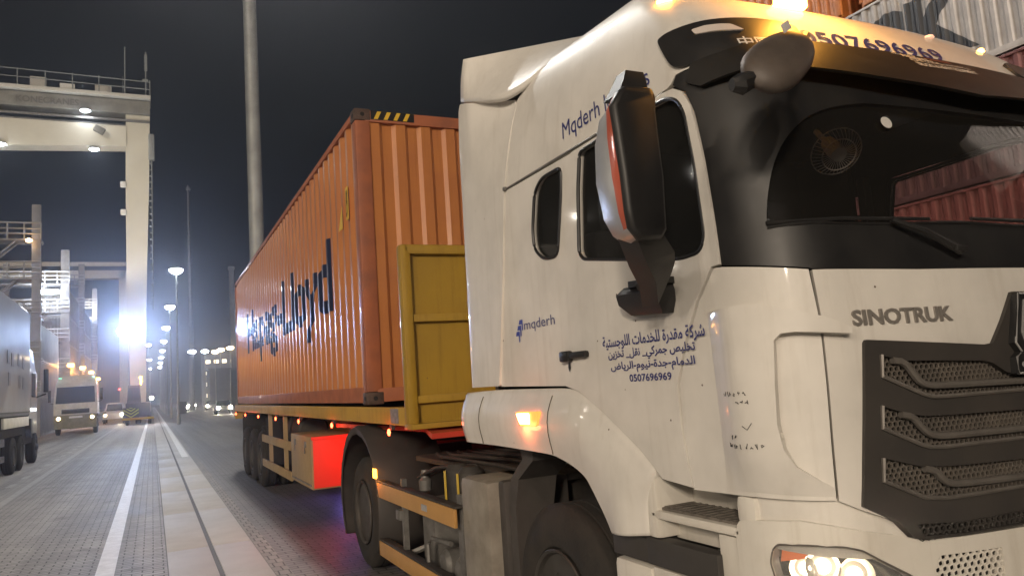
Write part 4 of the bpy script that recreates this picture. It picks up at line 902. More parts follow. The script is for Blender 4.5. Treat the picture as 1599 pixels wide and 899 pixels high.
# ================================================================ GROUND
def pavers(name, c1, c2, rough, bw=.2, bh=.1, mort=(.05, .05, .045), bumpv=.5, rot=0., wet=0.):
    m = bpy.data.materials.new(name); m.use_nodes = True; n = m.node_tree; b = n.nodes['Principled BSDF']; L = n.links.new
    g = n.nodes.new('ShaderNodeNewGeometry'); mp = n.nodes.new('ShaderNodeMapping'); mp.inputs['Rotation'].default_value = (0, 0, rot); L(g.outputs['Position'], mp.inputs[0])
    br = n.nodes.new('ShaderNodeTexBrick'); br.inputs['Scale'].default_value = 1; br.inputs['Brick Width'].default_value = bw; br.inputs['Row Height'].default_value = bh
    br.inputs['Mortar Size'].default_value = .008; br.inputs['Mortar Smooth'].default_value = .3; br.inputs['Color1'].default_value = (*c1, 1); br.inputs['Color2'].default_value = (*c2, 1); br.inputs['Mortar'].default_value = (*mort, 1)
    wz = n.nodes.new('ShaderNodeTexNoise'); wz.inputs['Scale'].default_value = 9; L(mp.outputs[0], wz.inputs[0])
    ad = n.nodes.new('ShaderNodeVectorMath'); ad.operation = 'SCALE'; ad.inputs['Scale'].default_value = .03; L(wz.outputs['Color'], ad.inputs[0])
    a2 = n.nodes.new('ShaderNodeVectorMath'); L(mp.outputs[0], a2.inputs[0]); L(ad.outputs[0], a2.inputs[1]); L(a2.outputs[0], br.inputs['Vector'])
    no = n.nodes.new('ShaderNodeTexNoise'); no.inputs['Scale'].default_value = .6; no.inputs['Detail'].default_value = 8; no.inputs['Roughness'].default_value = .65; L(g.outputs['Position'], no.inputs[0])
    mr = n.nodes.new('ShaderNodeMapRange'); mr.inputs[1].default_value = .3; mr.inputs[2].default_value = .7; mr.inputs[3].default_value = .72; mr.inputs[4].default_value = 1.15; L(no.outputs[0], mr.inputs[0])
    mu = n.nodes.new('ShaderNodeMix'); mu.data_type = 'RGBA'; mu.blend_type = 'MULTIPLY'; mu.inputs[0].default_value = 1; L(br.outputs['Color'], mu.inputs[6]); L(mr.outputs[0], mu.inputs[7])
    tm = n.nodes.new('ShaderNodeMapping'); tm.inputs['Scale'].default_value = (1.9, .035, 1); L(g.outputs['Position'], tm.inputs[0])
    tn = n.nodes.new('ShaderNodeTexNoise'); tn.inputs['Scale'].default_value = 1; tn.inputs['Detail'].default_value = 5; L(tm.outputs[0], tn.inputs[0])
    tr_ = n.nodes.new('ShaderNodeMapRange'); tr_.inputs[1].default_value = .42; tr_.inputs[2].default_value = .66; tr_.inputs[3].default_value = 1.08; tr_.inputs[4].default_value = .70; L(tn.outputs[0], tr_.inputs[0])
    on = n.nodes.new('ShaderNodeTexNoise'); on.inputs['Scale'].default_value = 1.7; on.inputs['Detail'].default_value = 3; L(g.outputs['Position'], on.inputs[0])
    orr = n.nodes.new('ShaderNodeMapRange'); orr.inputs[1].default_value = .62; orr.inputs[2].default_value = .72; orr.inputs[3].default_value = 1; orr.inputs[4].default_value = .62; L(on.outputs[0], orr.inputs[0])
    om = n.nodes.new('ShaderNodeMath'); om.operation = 'MULTIPLY'; L(tr_.outputs[0], om.inputs[0]); L(orr.outputs[0], om.inputs[1])
    mv = n.nodes.new('ShaderNodeMix'); mv.data_type = 'RGBA'; mv.blend_type = 'MULTIPLY'; mv.inputs[0].default_value = 1; L(mu.outputs[2], mv.inputs[6]); L(om.outputs[0], mv.inputs[7]); L(mv.outputs[2], b.inputs['Base Color'])
    rr = n.nodes.new('ShaderNodeMapRange'); rr.inputs[3].default_value = rough-.12; rr.inputs[4].default_value = rough+.15; L(no.outputs[0], rr.inputs[0]); L(rr.outputs[0], b.inputs['Roughness'])
    bu = n.nodes.new('ShaderNodeBump'); bu.inputs['Strength'].default_value = bumpv; bu.inputs['Distance'].default_value = .006; bu.invert = True; L(br.outputs['Fac'], bu.inputs['Height'])
    n2 = n.nodes.new('ShaderNodeTexNoise'); n2.inputs['Scale'].default_value = 70; L(g.outputs['Position'], n2.inputs[0])
    b2 = n.nodes.new('ShaderNodeBump'); b2.inputs['Strength'].default_value = .35; b2.inputs['Distance'].default_value = .004; L(n2.outputs[0], b2.inputs['Height']); L(bu.outputs[0], b2.inputs['Normal']); L(b2.outputs[0], b.inputs['Normal'])
    return m
def strip(name, x0, x1, y0, y1, z, mat, kind='structure', zb=None):
    b = MB()
    if zb is None: b.raw([(x0, y0, z), (x1, y0, z), (x1, y1, z), (x0, y1, z)], [(0, 1, 2, 3)])
    else: b.bb(x0, x1, y0, y1, zb, z, .004)
    return tag(b.build(name, mat, smooth=False), kind=kind)
PV = pavers('grey_pavers', (.30, .287, .27), (.38, .36, .338), .62)
PD = pavers('dark_pavers', (.15, .143, .137), (.195, .186, .178), .52, mort=(.03, .03, .03))
strip('ground', -700, 700, -300, 1100, -.012, M('far_ground', (.12, .115, .11), .6, var=.4, vscale=.05))
strip('paved_road', -9, .12, -12, 420, -.004, PV)
strip('paved_lane', 1.06, 16.0, -12, 420, -.004, PD)
CON = M('rail_concrete', (.48, .47, .45), .6, var=.35, vscale=1.6, dirt=(.30, .29, .275), bump=.25, bscale=60)
b = MB()
for k in range(-2, 42):
    y0 = k*3.2+.3
    b.bb(.13, .575, y0+.003, y0+3.197, -.1, .004, .004); b.bb(.625, 1.045, y0+.003, y0+3.197, -.1, .004, .004)
tag(b.build('rail_slab', CON, smooth=True), kind='structure')
strip('rail_slab_far', .13, 1.045, 135.4, 420, -.001, CON)
strip('rail_groove', .575, .625, -6, 135, -.045, DARK)
b = MB(); b.bb(.588, .612, -6, 135, -.05, -.018); tag(b.build('crane_rail', STEEL), kind='structure')
strip('brick_border', 1.05, 1.20, -12, 135, .002, pavers('border_brick', (.22, .20, .18), (.28, .26, .235), .6, .10, .2, mort=(.06, .055, .05)))
LINE = M('road_paint', (.74, .74, .72), .5, var=.5, vscale=7, dirt=(.45, .44, .42), bump=.15, bscale=80)
strip('road_line', -.555, -.375, -10, 300, .001, LINE)
strip('rail_line', .80, .99, 26, 300, .0085, LINE)
LINE2 = M('worn_paint', (.40, .39, .37), .55, var=.9, vscale=6, dirt=(.26, .25, .24))
b = MB(); b.raw([(-2.68, -10, .001), (-2.53, -10, .001), (-2.63, 90, .001), (-2.78, 90, .001)], [(0, 1, 2, 3)])
tag(b.build('worn_road_line', LINE2, smooth=False), kind='structure')
b = MB()
for k in range(16): b.raw([(-3.12, 12+k*2.35, .001), (-2.98, 12+k*2.35, .001), (-2.98, 12.9+k*2.35, .001), (-3.12, 12.9+k*2.35, .001)], [(0, 1, 2, 3)])
tag(b.build('dashed_road_line', LINE2, smooth=False), kind='structure')
# ================================================================ HIGH MAST AND STREET LAMPS
GALV = M('galvanised_steel', (.30, .31, .30), .5, metal=.3, var=.3, vscale=1.5)
mt = thing('light_mast', 'tall grey tapering floodlight mast rising behind the orange container', 'light pole', (3.46, 28, 0))
b = MB(); b.lathe([(0, .32), (6, .255), (16, .235), (26, .17)], (3.44, 28, 0), 'Z', 28); b.build('pole', GALV, mt)
b = MB(); b.tube([(3.44+.9*math.cos(t), 28+.9*math.sin(t), 26) for t in [k*math.pi/10 for k in range(20)]], .05, 6, closed=True)
for k in range(4): b.tube([(3.44, 28, 26), (3.44+.9*math.cos(k*math.pi/2), 28+.9*math.sin(k*math.pi/2), 26)], .04, 6)
b.build('crown_ring', GALV, mt)
for k in range(8):
    a = k*math.pi/4; x, y = 3.44+1.05*math.cos(a), 28+1.05*math.sin(a)
    b = MB(); b.box((x, y, 25.9), (.45, .45, .14), .03, rot=Matrix.Rotation(a, 3, 'Z')); f_ = b.build('floodlight', GALV, mt)
    b = MB(); b.box((x, y, 25.82), (.36, .36, .02), 0, rot=Matrix.Rotation(a, 3, 'Z')); b.build('lamp_face', LAMPW, f_)
lamp('mast_light', 'SPOT', (3.6, 28, 25.6), 27000, (1, .965, .91), .5, aim=(1.5, 17, 0), spot=150, parent=mt, blend=.4)
def street_lamp(x, y, h=12., label=None, energy=900, disc=.5):
    t = thing('street_lamp', label, 'street lamp', (x, y, 0), 'street lamps in a row down the road')
    b = MB(); b.lathe([(0, .14), (.8, .13), (.82, .10), (h, .06)], (x, y, 0), 'Z', 12); b.build('pole', GALV, t)
    b = MB(); b.box((x, y, h+.06), (1.1, .4, .12), .04); hd = b.build('lamp_head', GALV, t)
    b = MB(); b.lathe([(0, disc*1.1), (-.1, disc*1.2), (-.24, disc*1.0), (-.36, disc*.55), (-.40, 0)], (x, y, h-.01), 'Z', 20); bmesh.ops.scale(b.bm, vec=(1.5, 1, 1), verts=b.bm.verts, space=Matrix.Translation((-x, -y, 0))); b.build('lamp_face', LAMPW, hd)
    lamp('street_lamp_light', 'SPOT', (x, y-.1, h-.2), energy, COOL, .3, aim=(x-1, y-7, 0), spot=165, parent=t)
    return t
NTH = ['nearest', 'second', 'third', 'fourth', 'fifth', 'sixth', 'seventh', 'eighth', 'ninth', 'farthest']
for k in range(8): street_lamp(1.8+.03*k, 64.3+25.2*k, 12, '%s glaring white street lamp in the receding row, counting from the camera' % NTH[k], 1000, .27)
for k in range(3): street_lamp(-.6, 176+60*k, 14, '%s small white street lamp left of the long row' % ['nearest', 'middle', 'farthest'][k], 1200, .28)
t = thing('lattice_mast', 'thin dark mast standing far behind the row of lamps', 'mast', (6.4, 150, 0)); b = MB(); b.lathe([(0, .5), (20, .35), (41.5, .16)], (6.5, 150, 0), 'Z', 8); b.bb(6.1, 6.9, 149.8, 150.2, 40.6, 41.0); b.build('pole', M('mast_dark', (.12, .12, .13), .6), t)
# ================================================================ GANTRY CRANES
CREAM = M('crane_cream', (.58, .54, .44), .5, var=.3, vscale=.5, dirt=(.4, .36, .28))
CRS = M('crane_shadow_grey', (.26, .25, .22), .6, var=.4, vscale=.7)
cr_ = thing('gantry_crane', 'large cream portal crane with lit crossbeam and railing on the left', 'crane', (-1, 80, 0))
b = MB(); b.loft([[(x0, 79.2, z), (x1, 79.2, z), (x1, 80.8, z), (x0, 80.8, z)] for z, x0, x1 in ((1.4, -1.75, -.55), (10.8, -2.05, -.42), (22, -2.05, -.05), (29.6, -1.98, .12))]); b.build('leg', CREAM, cr_)
b = MB(); b.loft([[(x0, 79.2, z), (x1, 79.2, z), (x1, 80.8, z), (x0, 80.8, z)] for z, x0, x1 in ((1.4, -24, -22.6), (29.6, -24, -22))]); b.build('leg', CREAM, cr_)
b = MB(); b.loft([[(x, 79.1, zl), (x, 80.9, zl), (x, 80.9, zh), (x, 79.1, zh)] for x, zl, zh in ((-26, 25.0, 28.2), (-1.95, 26.3, 28.4))]); b.build('lower_beam', CREAM, cr_)
b = MB(); b.bb(-26, .15, 78.9, 81, 29.5, 30.9, .05); b.build('upper_beam', CRS, cr_)
b = MB(); b.bb(-26, .1, 79.0, 79.2, 28.75, 28.95); b.bb(-26, -2, 79.1, 79.3, 28.3, 28.45); b.build('cable_track', STEEL, cr_)
b = MB(); b.bb(-26, .2, 78.4, 81.2, 30.95, 31.3, .03); b.build('walkway', M('walkway_light', (.6, .58, .53), .5), cr_)
b = MB()
for z in (32.0, 32.75): b.tube([(-26, 78.45, z+.25), (.18, 78.45, z-.1)], .04, 5)
for k in range(13): b.tube([(-26+k*2.18, 78.45, 31.2), (-26+k*2.18, 78.45, 32.85)], .05, 5)
b.build('railing', GALV, cr_)
b = MB()
for k in range(9):
    b.tube([(-2.2+0*k, 79.0, 29.6), (-2.2, 79.0, 33.2)], .03, 4) if k == 0 else None
b.tube([(-2.02, 79, 31), (-2.0, 79, 36.2)], .07, 5); b.tube([(-.2, 79, 31), (-.18, 79, 35.9)], .07, 5); b.bb(-.3, -.06, 78.9, 79.1, 34, 35.6); b.bb(-.5, .0, 78.9, 79.1, 32.9, 33.1); b.build('aerial', GALV, cr_)
for q in ((-4.6, -3.2, 79.5, 80, 31.3, 32.3), (-9.9, -8.6, 79.5, 80, 31.3, 32.6), (-7.4, -6.2, 78.5, 78.9, 31.3, 31.8)):
    b = MB(); b.bb(*q); b.build('equipment_box', M('walkway_light'), cr_)
b = MB()
for z in (22.5, 19.8): b.bb(-2.5, -2.0, 78.9, 79.1, z-.3, z+.3, .1); b.build('limit_plate', M('walkway_light'), cr_) if z < 20 else None
b = MB()
for k in range(26): b.bb(-.02+.01*k*0, .22, 79.0, 79.2, 11+k*.62, 11.12+k*.62)
b.tube([(.2, 79.1, 10.5), (.25, 79.1, 27.5)], .05, 4); b.bb(-.05, .5, 78.8, 79.4, 25.0, 27.6, .1); b.build('leg_ladder', GALV, cr_)
b = MB(); b.box((-4.2, 78.7, 27.6), (.9, .5, .6), .05, rot=Matrix.Rotation(.5, 3, 'Y')); b.build('work_light', CRS, cr_)
b = MB(); b.bb(-2.2, -.2, 78.2, 82.2, .5, 1.5, .1); b.build('bogie', CRS, cr_)
for y in (78.9, 80.3, 81.6):
    b = MB(); b.lathe([(-.2, .45), (.2, .45)], (-1.2, y, .45), 'X', 20); b.build('wheel', RUBBER, cr_)
b = MB(); me = text('KONECRANES', 5.0, .62, .02); b.addbm(me, lambda c_: (-10.9+c_.x, 78.88, 29.85+c_.y)); b.build('lettering', M('faded_grey', (.12, .11, .10), .6), cr_, smooth=False, recalc=False)
for (x, z, y) in ((-5.35, 29.35, 78.6), (-4.66, 25.75, 78.9), (-12.0, 25.75, 78.9)):
    b = MB(); b.lathe([(.12, 0), (.1, .45), (0, .42)], (x, y, z), 'Z', 14); f_ = b.build('floodlight', GALV, cr_)
    b = MB(); b.lathe([(0, .0), (-.1, .25), (0, .42)], (x, y, z-.02), 'Z', 14); b.build('lamp_face', LAMPW, f_)
    lamp('crane_flood', 'POINT', (x, y-1.2, z-.9), 60, COOL, .3, parent=cr_)
lamp('crane_fill_spot', 'SPOT', (-5, 60, 9), 13000, (1, .93, .8), .5, aim=(-7, 80, 27), spot=70, parent=cr_)  # added spot standing off the crane to brighten its beams
c2 = thing('far_gantry_crane', 'second crane crossbeam seen low behind the first crane leg', 'crane', (-7, 130, 0))
b = MB(); b.bb(-30, -3.4, 129, 131, 21, 22.2); b.bb(-30, -3.4, 128.6, 129, 22.8, 23.4); b.build('crossbeam', CREAM, c2)
for q in (-4.4, -30):
    b = MB(); b.bb(q, q+1.2, 129, 131, 0, 22); b.build('leg', CREAM, c2)
lamp('far_crane_flood', 'SPOT', (-8, 118, 14), 2500, (1, .95, .85), .5, aim=(-8, 130, 22), spot=90, parent=c2)
# ================================================================ STAIR TOWERS (reefer racks) ON THE LEFT
RACK = M('rack_galvanised', (.26, .255, .25), .5, metal=.25, var=.4, vscale=2, dirt=(.16, .15, .145))
RACKL = M('rack_light', (.27, .27, .28), .5, metal=.2, var=.3, vscale=2)
def rack(x, y, label, zt, mat, lv, w_=2.6, post=.32):
    t = thing('reefer_rack', label, 'access tower', (x-w_/2, y, 0), 'steel access racks between the container rows')
    b = MB(); b.bb(x-post, x, y-.15, y+.15, 0, zt, .02); b.bb(x-w_*3, x-w_*3+post, y-.15, y+.15, 0, zt, .02); b.build('post', mat, t)
    b = MB()
    for z in lv: b.bb(x-w_*3, x, y-.2, y+1.4, z-.12, z, .01)
    b.build('platform', mat, t)
    b = MB()
    for z in lv:
        for dz in (.35, .7, 1.1): b.tube([(x-w_*3, y-.2, z+dz), (x, y-.2, z+dz)], .03 if y < 50 else .06, 5)
        for k in range(9): b.tube([(x-k*w_*3/8, y-.2, z), (x-k*w_*3/8, y-.2, z+1.1)], .06, 5)
    b.build('railing', M('rail_light', (.34, .34, .34), .5, metal=.1), t)
    b = MB()
    for a, c_ in zip(lv, lv[1:]): b.tube([(x-post*2.5, y, c_), (x-w_*1.6, y, a)], .07, 5); b.tube([(x-post*2.5, y+.9, c_), (x-w_*1.6, y+.9, a)], .07, 5)
    b.build('stair', mat, t)
    return t
rack(-6.75, 60, 'nearest dark steel access rack with railed platforms above the white trailer', 15.8, RACK, (2.6, 5.3, 8.0, 10.7, 13.4), post=.55)
rack(-6.75, 80, 'second steel access rack from the camera, pale with railed top platform', 16.3, RACKL, (2.6, 5.2, 7.9, 10.6, 13.2), post=.7)
rack(-6.8, 98, 'third steel access rack from the camera, bluish behind the pale one', 18.0, RACK, (2.6, 5.2, 7.8, 10.4, 13, 15.6), post=.6)
rack(-6.8, 120, 'fourth and farthest steel access rack, faint beside the crane leg', 18.2, RACK, (2.6, 5.2, 7.8, 10.4, 13, 15.6), post=.6)
WC = M('white_container', (.30, .29, .28), .5, var=.25, vscale=1)
i = 0
for (y0, lab) in ((61.8, 'nearest'), (82, 'middle'), (100, 'farther')):
    for k in range(3 if y0 < 62 else 5):
        container('reefer_container', '%s white reefer container beside the racks, %s in its stack' % ({'nearest': 'nearest', 'middle': 'middle', 'farther': 'farthest'}[lab], ('bottom', 'second', 'third', 'fourth', 'top')[k]), -9.5, y0, k*2.6, 12.19, 2.44, 2.59, WC, None, 'white reefer containers behind the access racks', None, detail=False)
for y, z, w_ in ((75.5, 5.3, 'nearest'), (88, 5.6, 'second'), (100, 5.6, 'third'), (112, 5.2, 'farthest')):
    t = thing('orange_work_light', 'orange work light glowing low beside the white containers, %s of the four' % w_, 'work light', (-6.3, y, 0))
    b = MB(); b.lathe([(0, 0), (0, .22), (.15, .28), (.3, .22), (.32, 0)], (-6.3, y, z), 'Z', 12); b.build('lamp_face', M('orange_lamp_face', (1, .5, .1), .4, emis=(1, .45, .1), estr=14), t)
    b = MB(); b.lathe([(0, .05), (z, .05)], (-6.3, y, 0), 'Z', 8); b.build('stand', GALV, t)
    lamp('orange_work_glow', 'POINT', (-6.1, y-.8, z), 350, (1, .42, .1), .2, parent=t)
t = thing('platform_light', 'flat white strip light under the second rack platform', 'lamp', (-7.3, 79, 12)); b = MB(); b.bb(-9.3, -7.5, 78.4, 79.6, 12.2, 12.4); b.build('lamp_face', LAMPW, t)
t = thing('rack_lamp', 'small warm lamp on the nearest access rack railing', 'lamp', (-7.0, 59.4, 12.6)); b = MB(); b.lathe([(0, 0), (0, .16), (.15, .2), (.26, 0)], (-7.4, 59.4, 13.1), 'Z', 12); b.build('lamp_face', M('rack_lamp_warm', (1, .6, .3), .3, emis=(1, .6, .28), estr=20), t)
# ================================================================ PARKED SEMI ON THE LEFT
PT = thing('parked_semi_trailer', 'white box trailer parked along the left edge of the road, dark wheels below', 'trailer', (-4.8, 24, 0))
b = MB(); b.loft([[(-6.05, y, 1.62), (-3.55, y, 1.62), (-3.5, y, 1.70), (-3.5, y, 3.6), (-3.5, y, zt-.08), (-3.56, y, zt), (-4.1, y, zt+.02), (-5.6, y, zt+.02), (-6.05, y, zt-.08)] for y, zt in ((16, 4.90), (28.15, 4.90), (28.35, 4.86), (28.45, 4.76))]); b.build('box_body', M('trailer_white', (.26, .255, .26), .40, coat=.15, var=.35, vscale=.9, dirt=(.22, .215, .215)), PT)
b = MB(); b.bb(-3.494, -3.490, 16, 28.4, 1.70, 1.74); b.build('lower_trim', BLACK, PT)
b = MB()
b.bm.free()
for k, (y, z) in enumerate(((24.2, 3.05), (24.9, 3.0), (26.0, 3.05), (26.9, 3.0), (24.4, 2.45), (26.2, 2.42), (26.9, 2.4))):
    b = MB(); b.bb(-3.494, -3.490, y, y+.35, z, z+.36); b.build('faded_patch', M('faded_patch_grey', (.17, .165, .17), .5), PT)
b = MB(); b.bb(-3.56, -3.50, 23.8, 28.3, 1.30, 1.58, .01); b.build('reflective_board', M('board_white', (.75, .72, .62), .35, var=.2, emis=None), PT)
b = MB(); b.bb(-6.0, -3.6, 16, 28.3, 1.05, 1.6); b.build('chassis_frame', CHASSIS, PT)
b = MB(); b.bb(-3.62, -3.54, 18, 24.2, .85, 1.05); b.bb(-3.62, -3.54, 18, 24.2, .45, .60); b.build('side_guard', STEEL, PT)
lamp('board_fill_spot', 'SPOT', (-1.4, 21.5, 2.6), 260, (1, .93, .78), .2, aim=(-3.5, 26, 1.4), spot=34, parent=PT)  # added spot over the road, without a fixture, brightening the white board
for y in (26.0, 27.4): wheel(PT, -3.56, y, -1, front=False); wheel(PT, -5.99, y, 1, front=False)
PC = thing('parked_tractor', 'dark tractor unit at the front of the white box trailer', 'truck', (-4.8, 31, 0))
b = MB(); b.loft([[(-5.98, y, 1.0), (-3.62, y, 1.0), (-3.62, y, 3.0), (-3.72, y, zt), (-5.88, y, zt), (-5.98, y, 3.0)] for y, zt in ((29.2, 3.9), (30.9, 3.75), (31.2, 3.2))]); b.build('cab_body', M('cab_dark_grey', (.07, .07, .075), .4, coat=.3), PC)
b = MB(); b.bb(-3.66, -3.52, 28.9, 29.25, .9, 1.5); b.bb(-5.9, -3.7, 28.4, 31, .7, 1.05); b.build('chassis_frame', CHASSIS, PC)
b = MB(); b.bb(-3.40, -3.25, 30.9, 31.05, 2.35, 3.15, .03); b.tube([(-3.62, 31, 2.2), (-3.33, 31, 2.3)], .03, 6); b.build('side_mirror', BLACK, PC)
b = MB(); b.bb(-3.622, -3.615, 29.8, 30.8, 2.2, 3.0); b.build('door_window', glass('dark_window', (.01, .01, .012), .05, .2), PC)
for y in (31.0,): wheel(PC, -3.62, y, -1, front=(y > 29)); wheel(PC, -5.95, y, 1, front=(y > 29))
# ================================================================ TRUCK FACING THE CAMERA, PICKUP, YARD TRACTOR
WT = thing('oncoming_truck', 'white cab truck with sloping dark windscreen facing the camera on the left', 'truck', (-4.72, 60, 0))
def quad_loft(b, rows): b.loft([[(x0, y, z), (x1, y, z), (x1, y+d, z), (x0, y+d, z)] for z, x0, x1, y, d in rows])
TW = M('truck_cream', (.60, .57, .50), .35, coat=.3, var=.3, vscale=2)
b = MB(); quad_loft(b, ((1.35, -6.02, -3.42, 60.0, 2.2), (2.05, -6.02, -3.42, 60.0, 2.2), (3.25, -5.95, -3.48, 60.28, 2.0), (3.5, -5.9, -3.55, 60.45, 1.9), (4.0, -5.7, -3.75, 60.9, 1.6))); b.build('cab_body', TW, WT)
b = MB(); b.raw([(-5.9, 59.97, 2.12), (-3.55, 59.97, 2.12), (-3.6, 60.24, 3.22), (-5.84, 60.24, 3.22)], [(0, 1, 2, 3)]); b.build('windscreen', M('screen_dark', (.03, .032, .036), .08, coat=1), WT)
b = MB(); b.bb(-5.55, -3.9, 59.93, 60.0, 1.42, 1.72, .02); b.build('grille', BLACK, WT)
b = MB(); b.bb(-6.0, -3.45, 59.85, 60.3, .42, 1.33, .06); bp_ = b.build('bumper', M('bumper_olive', (.20, .19, .13), .6, var=.4), WT)
b = MB(); b.bb(-5.1, -4.3, 59.84, 59.85, 1.12, 1.24); b.build('number_plate', M('plate_white', (.6, .6, .58), .4), bp_)
for x in (-5.72, -3.72):
    b = MB(); b.lathe([(0, 0), (-.03, .07), (0, .1)], (x, 59.83, 1.12), 'Y', 12); b.build('headlight', LAMPWARM, WT)
    b = MB(); b.box((x+.05, 60.45, 3.83), (.16, .1, .08), .02); b.build('roof_marker', M('green_marker', (.2, .9, .6), .4, emis=(.3, 1, .6), estr=2), WT)
for x, s in ((-6.28, 1), (-3.16, -1)):
    b = MB(); b.bb(x-.09, x+.09, 60.2, 60.35, 2.25, 3.05, .03); b.tube([(x, 60.3, 2.2), (x+.35*s, 60.4, 2.1)], .02, 5); b.build('side_mirror', BLACK, WT)
for x, s in ((-6.0, 1), (-3.45, -1)): wheel(WT, x, 61.1, s)
b = MB(); b.bb(-5.95, -3.5, 62.4, 73, 1.1, 1.3); b.build('trailer_bed', CHASSIS, WT)
PK = thing('pickup', 'small white pickup with one bright headlight behind the white truck', 'pickup', (-2.3, 70, 0))
b = MB(); b.loft([[(-3.3, y, z0), (-1.35, y, z0), (-1.35, y, z1), (-3.3, y, z1)] for y, z0, z1 in ((70, .5, 1.05), (70.1, .5, 1.15), (71.4, .5, 1.3), (71.5, .5, 1.32), (74.8, .5, 1.2))]); b.build('body', M('pickup_white', (.6, .6, .6), .3, coat=.4), PK)
b = MB(); quad_loft(b, ((1.2, -3.2, -1.45, 71.2, 2.2), (2.05, -3.05, -1.6, 71.9, 1.3))); b.build('cabin', M('pickup_white'), PK)
b = MB(); b.raw([(-3.05, 71.2, 1.3), (-1.6, 71.2, 1.3), (-1.72, 71.78, 1.95), (-2.93, 71.78, 1.95)], [(0, 1, 2, 3)]); b.build('windscreen', M('screen_dark'), PK)
for x in (-3.08, -1.62):
    b = MB(); b.lathe([(0, 0), (-.03, .07), (0, .11)], (x, 69.96, .9), 'Y', 12); b.build('headlight', LAMPWARM if x < -2 else M('lamp_bright', (1, 1, 1), .3, emis=(1, .9, .7), estr=120), PK)
for x, s in ((-3.32, 1), (-1.33, -1)):
    for y in (71, 74): wheel(PK, x, y, s, R=.38, wd=.24)
lamp('pickup_headlight_beam', 'SPOT', (-1.62, 69.8, .9), 250, (1, .85, .6), .1, aim=(-1.2, 40, 0), spot=50, parent=PK)
PK.location = Vector(PK.location)+Vector((-1.05, 14, 0))
YT = thing('yard_tractor', 'dark yard tractor with yellow and black chevron board and blazing work lamp', 'yard tractor', (-1.1, 74, 0))
b = MB(); b.bb(-2.1, -.15, 74.2, 78.5, .7, 1.9, .1); b.build('body', M('yard_dark', (.05, .045, .05), .5), YT)
b = MB(); quad_loft(b, ((1.9, -2.0, -.9, 74.5, 1.8), (3.4, -1.9, -1.0, 74.7, 1.5))); b.build('cabin', M('yard_dark'), YT)
b = MB(); b.raw([(-1.9, 74.46, 2.1), (-1.0, 74.46, 2.1), (-1.05, 74.62, 3.2), (-1.85, 74.62, 3.2)], [(0, 1, 2, 3)]); b.build('windscreen', M('screen_dark'), YT)
b = MB(); b.bb(-2.35, .1, 73.95, 74.3, .42, .62, .03); b.build('bumper', M('hazard_yellow'), YT)
b = MB(); b.bb(-2.3, -1.05, 74.1, 74.16, .62, 1.5); cb = b.build('chevron_board', M('board_dark', (.03, .04, .03), .5), YT)
b = MB()
for k in range(4):
    z = .62+.26*k
    for s in (-1, 1): b.raw([(-1.675, 74.09, z), (-1.675+s*.6, 74.09, z+.38), (-1.675+s*.6, 74.09, z+.50), (-1.675, 74.09, z+.12)], [(0, 1, 2, 3)]) if k < 2 else b.raw([(-1.675, 74.09, z), (-1.675+s*(.3 if k == 3 else .6)*.6, 74.09, min(1.48, z+.24)), (-1.675+s*(.3 if k == 3 else .6)*.5, 74.09, min(1.49, z+.30)), (-1.675, 74.09, min(1.49, z+.12))], [(0, 1, 2, 3)])
b.build('chevron', M('chevron_yellow', (.55, .62, .10), .4), cb)
for x, s in ((-2.15, 1), (-.1, -1)):
    for y in (75, 77.6): wheel(YT, x, y, s)
b = MB(); b.lathe([(0, 0), (0, .10), (.16, .10), (.2, 0)], (-.9, 74.8, 3.95), 'Z', 12); b.lathe([(-.5, .03), (0, .03)], (-.9, 74.8, 3.95), 'Z', 6); b.build('beacon', M('orange_bright', (1, .4, .05), .4, emis=(1, .38, .05), estr=60), YT)
b = MB(); b.lathe([(0, 0), (-.04, .1), (0, .14)], (-.05, 74.1, 2.2), 'Y', 12); b.build('work_lamp', M('lamp_bright'), YT)
lamp('work_lamp_beam', 'SPOT', (-.05, 73.9, 2.2), 250, (.9, .93, 1), .1, aim=(.2, 40, .3), spot=60, parent=YT)
lamp('yard_beacon_glow', 'POINT', (-.9, 74.4, 4.0), 240, (1, .42, .08), .1, parent=YT)
b = MB(); b.lathe([(0, 0), (0, .08), (.1, .08)], (-2.6, 76, 3.1), 'Z', 10); b.build('red_lamp', M('red_bright', (1, .05, .05), .4, emis=(1, .05, .05), estr=20), YT)
# the glaring floodlight on the crane leg
t = thing('crane_floodlight', 'dazzling blue white floodlight at the foot of the crane leg', 'floodlight', (-1.85, 76, 8.26))
b = MB(); b.bb(-2.75, -.95, 76.1, 76.5, 7.85, 8.7, .08); b.bb(-1.9, -1.7, 76.5, 79.2, 8.2, 8.4); b.build('housing', CRS, t)
for x in (-2.35, -1.85, -1.35):
    b = MB(); b.lathe([(0, 0), (-.25, .26), (-.1, .38), (0, .40)], (x, 76.08, 8.27), 'Y', 18); b.build('lamp_face', M('lamp_glare', (1, 1, 1), .3, emis=(.66, .80, 1), estr=240), t)
lamp('crane_floodlight_beam', 'SPOT', (-1.85, 75.8, 8.26), 11000, (.42, .58, 1), .3, aim=(0, 0, 8.5), spot=27, parent=t, blend=.7)
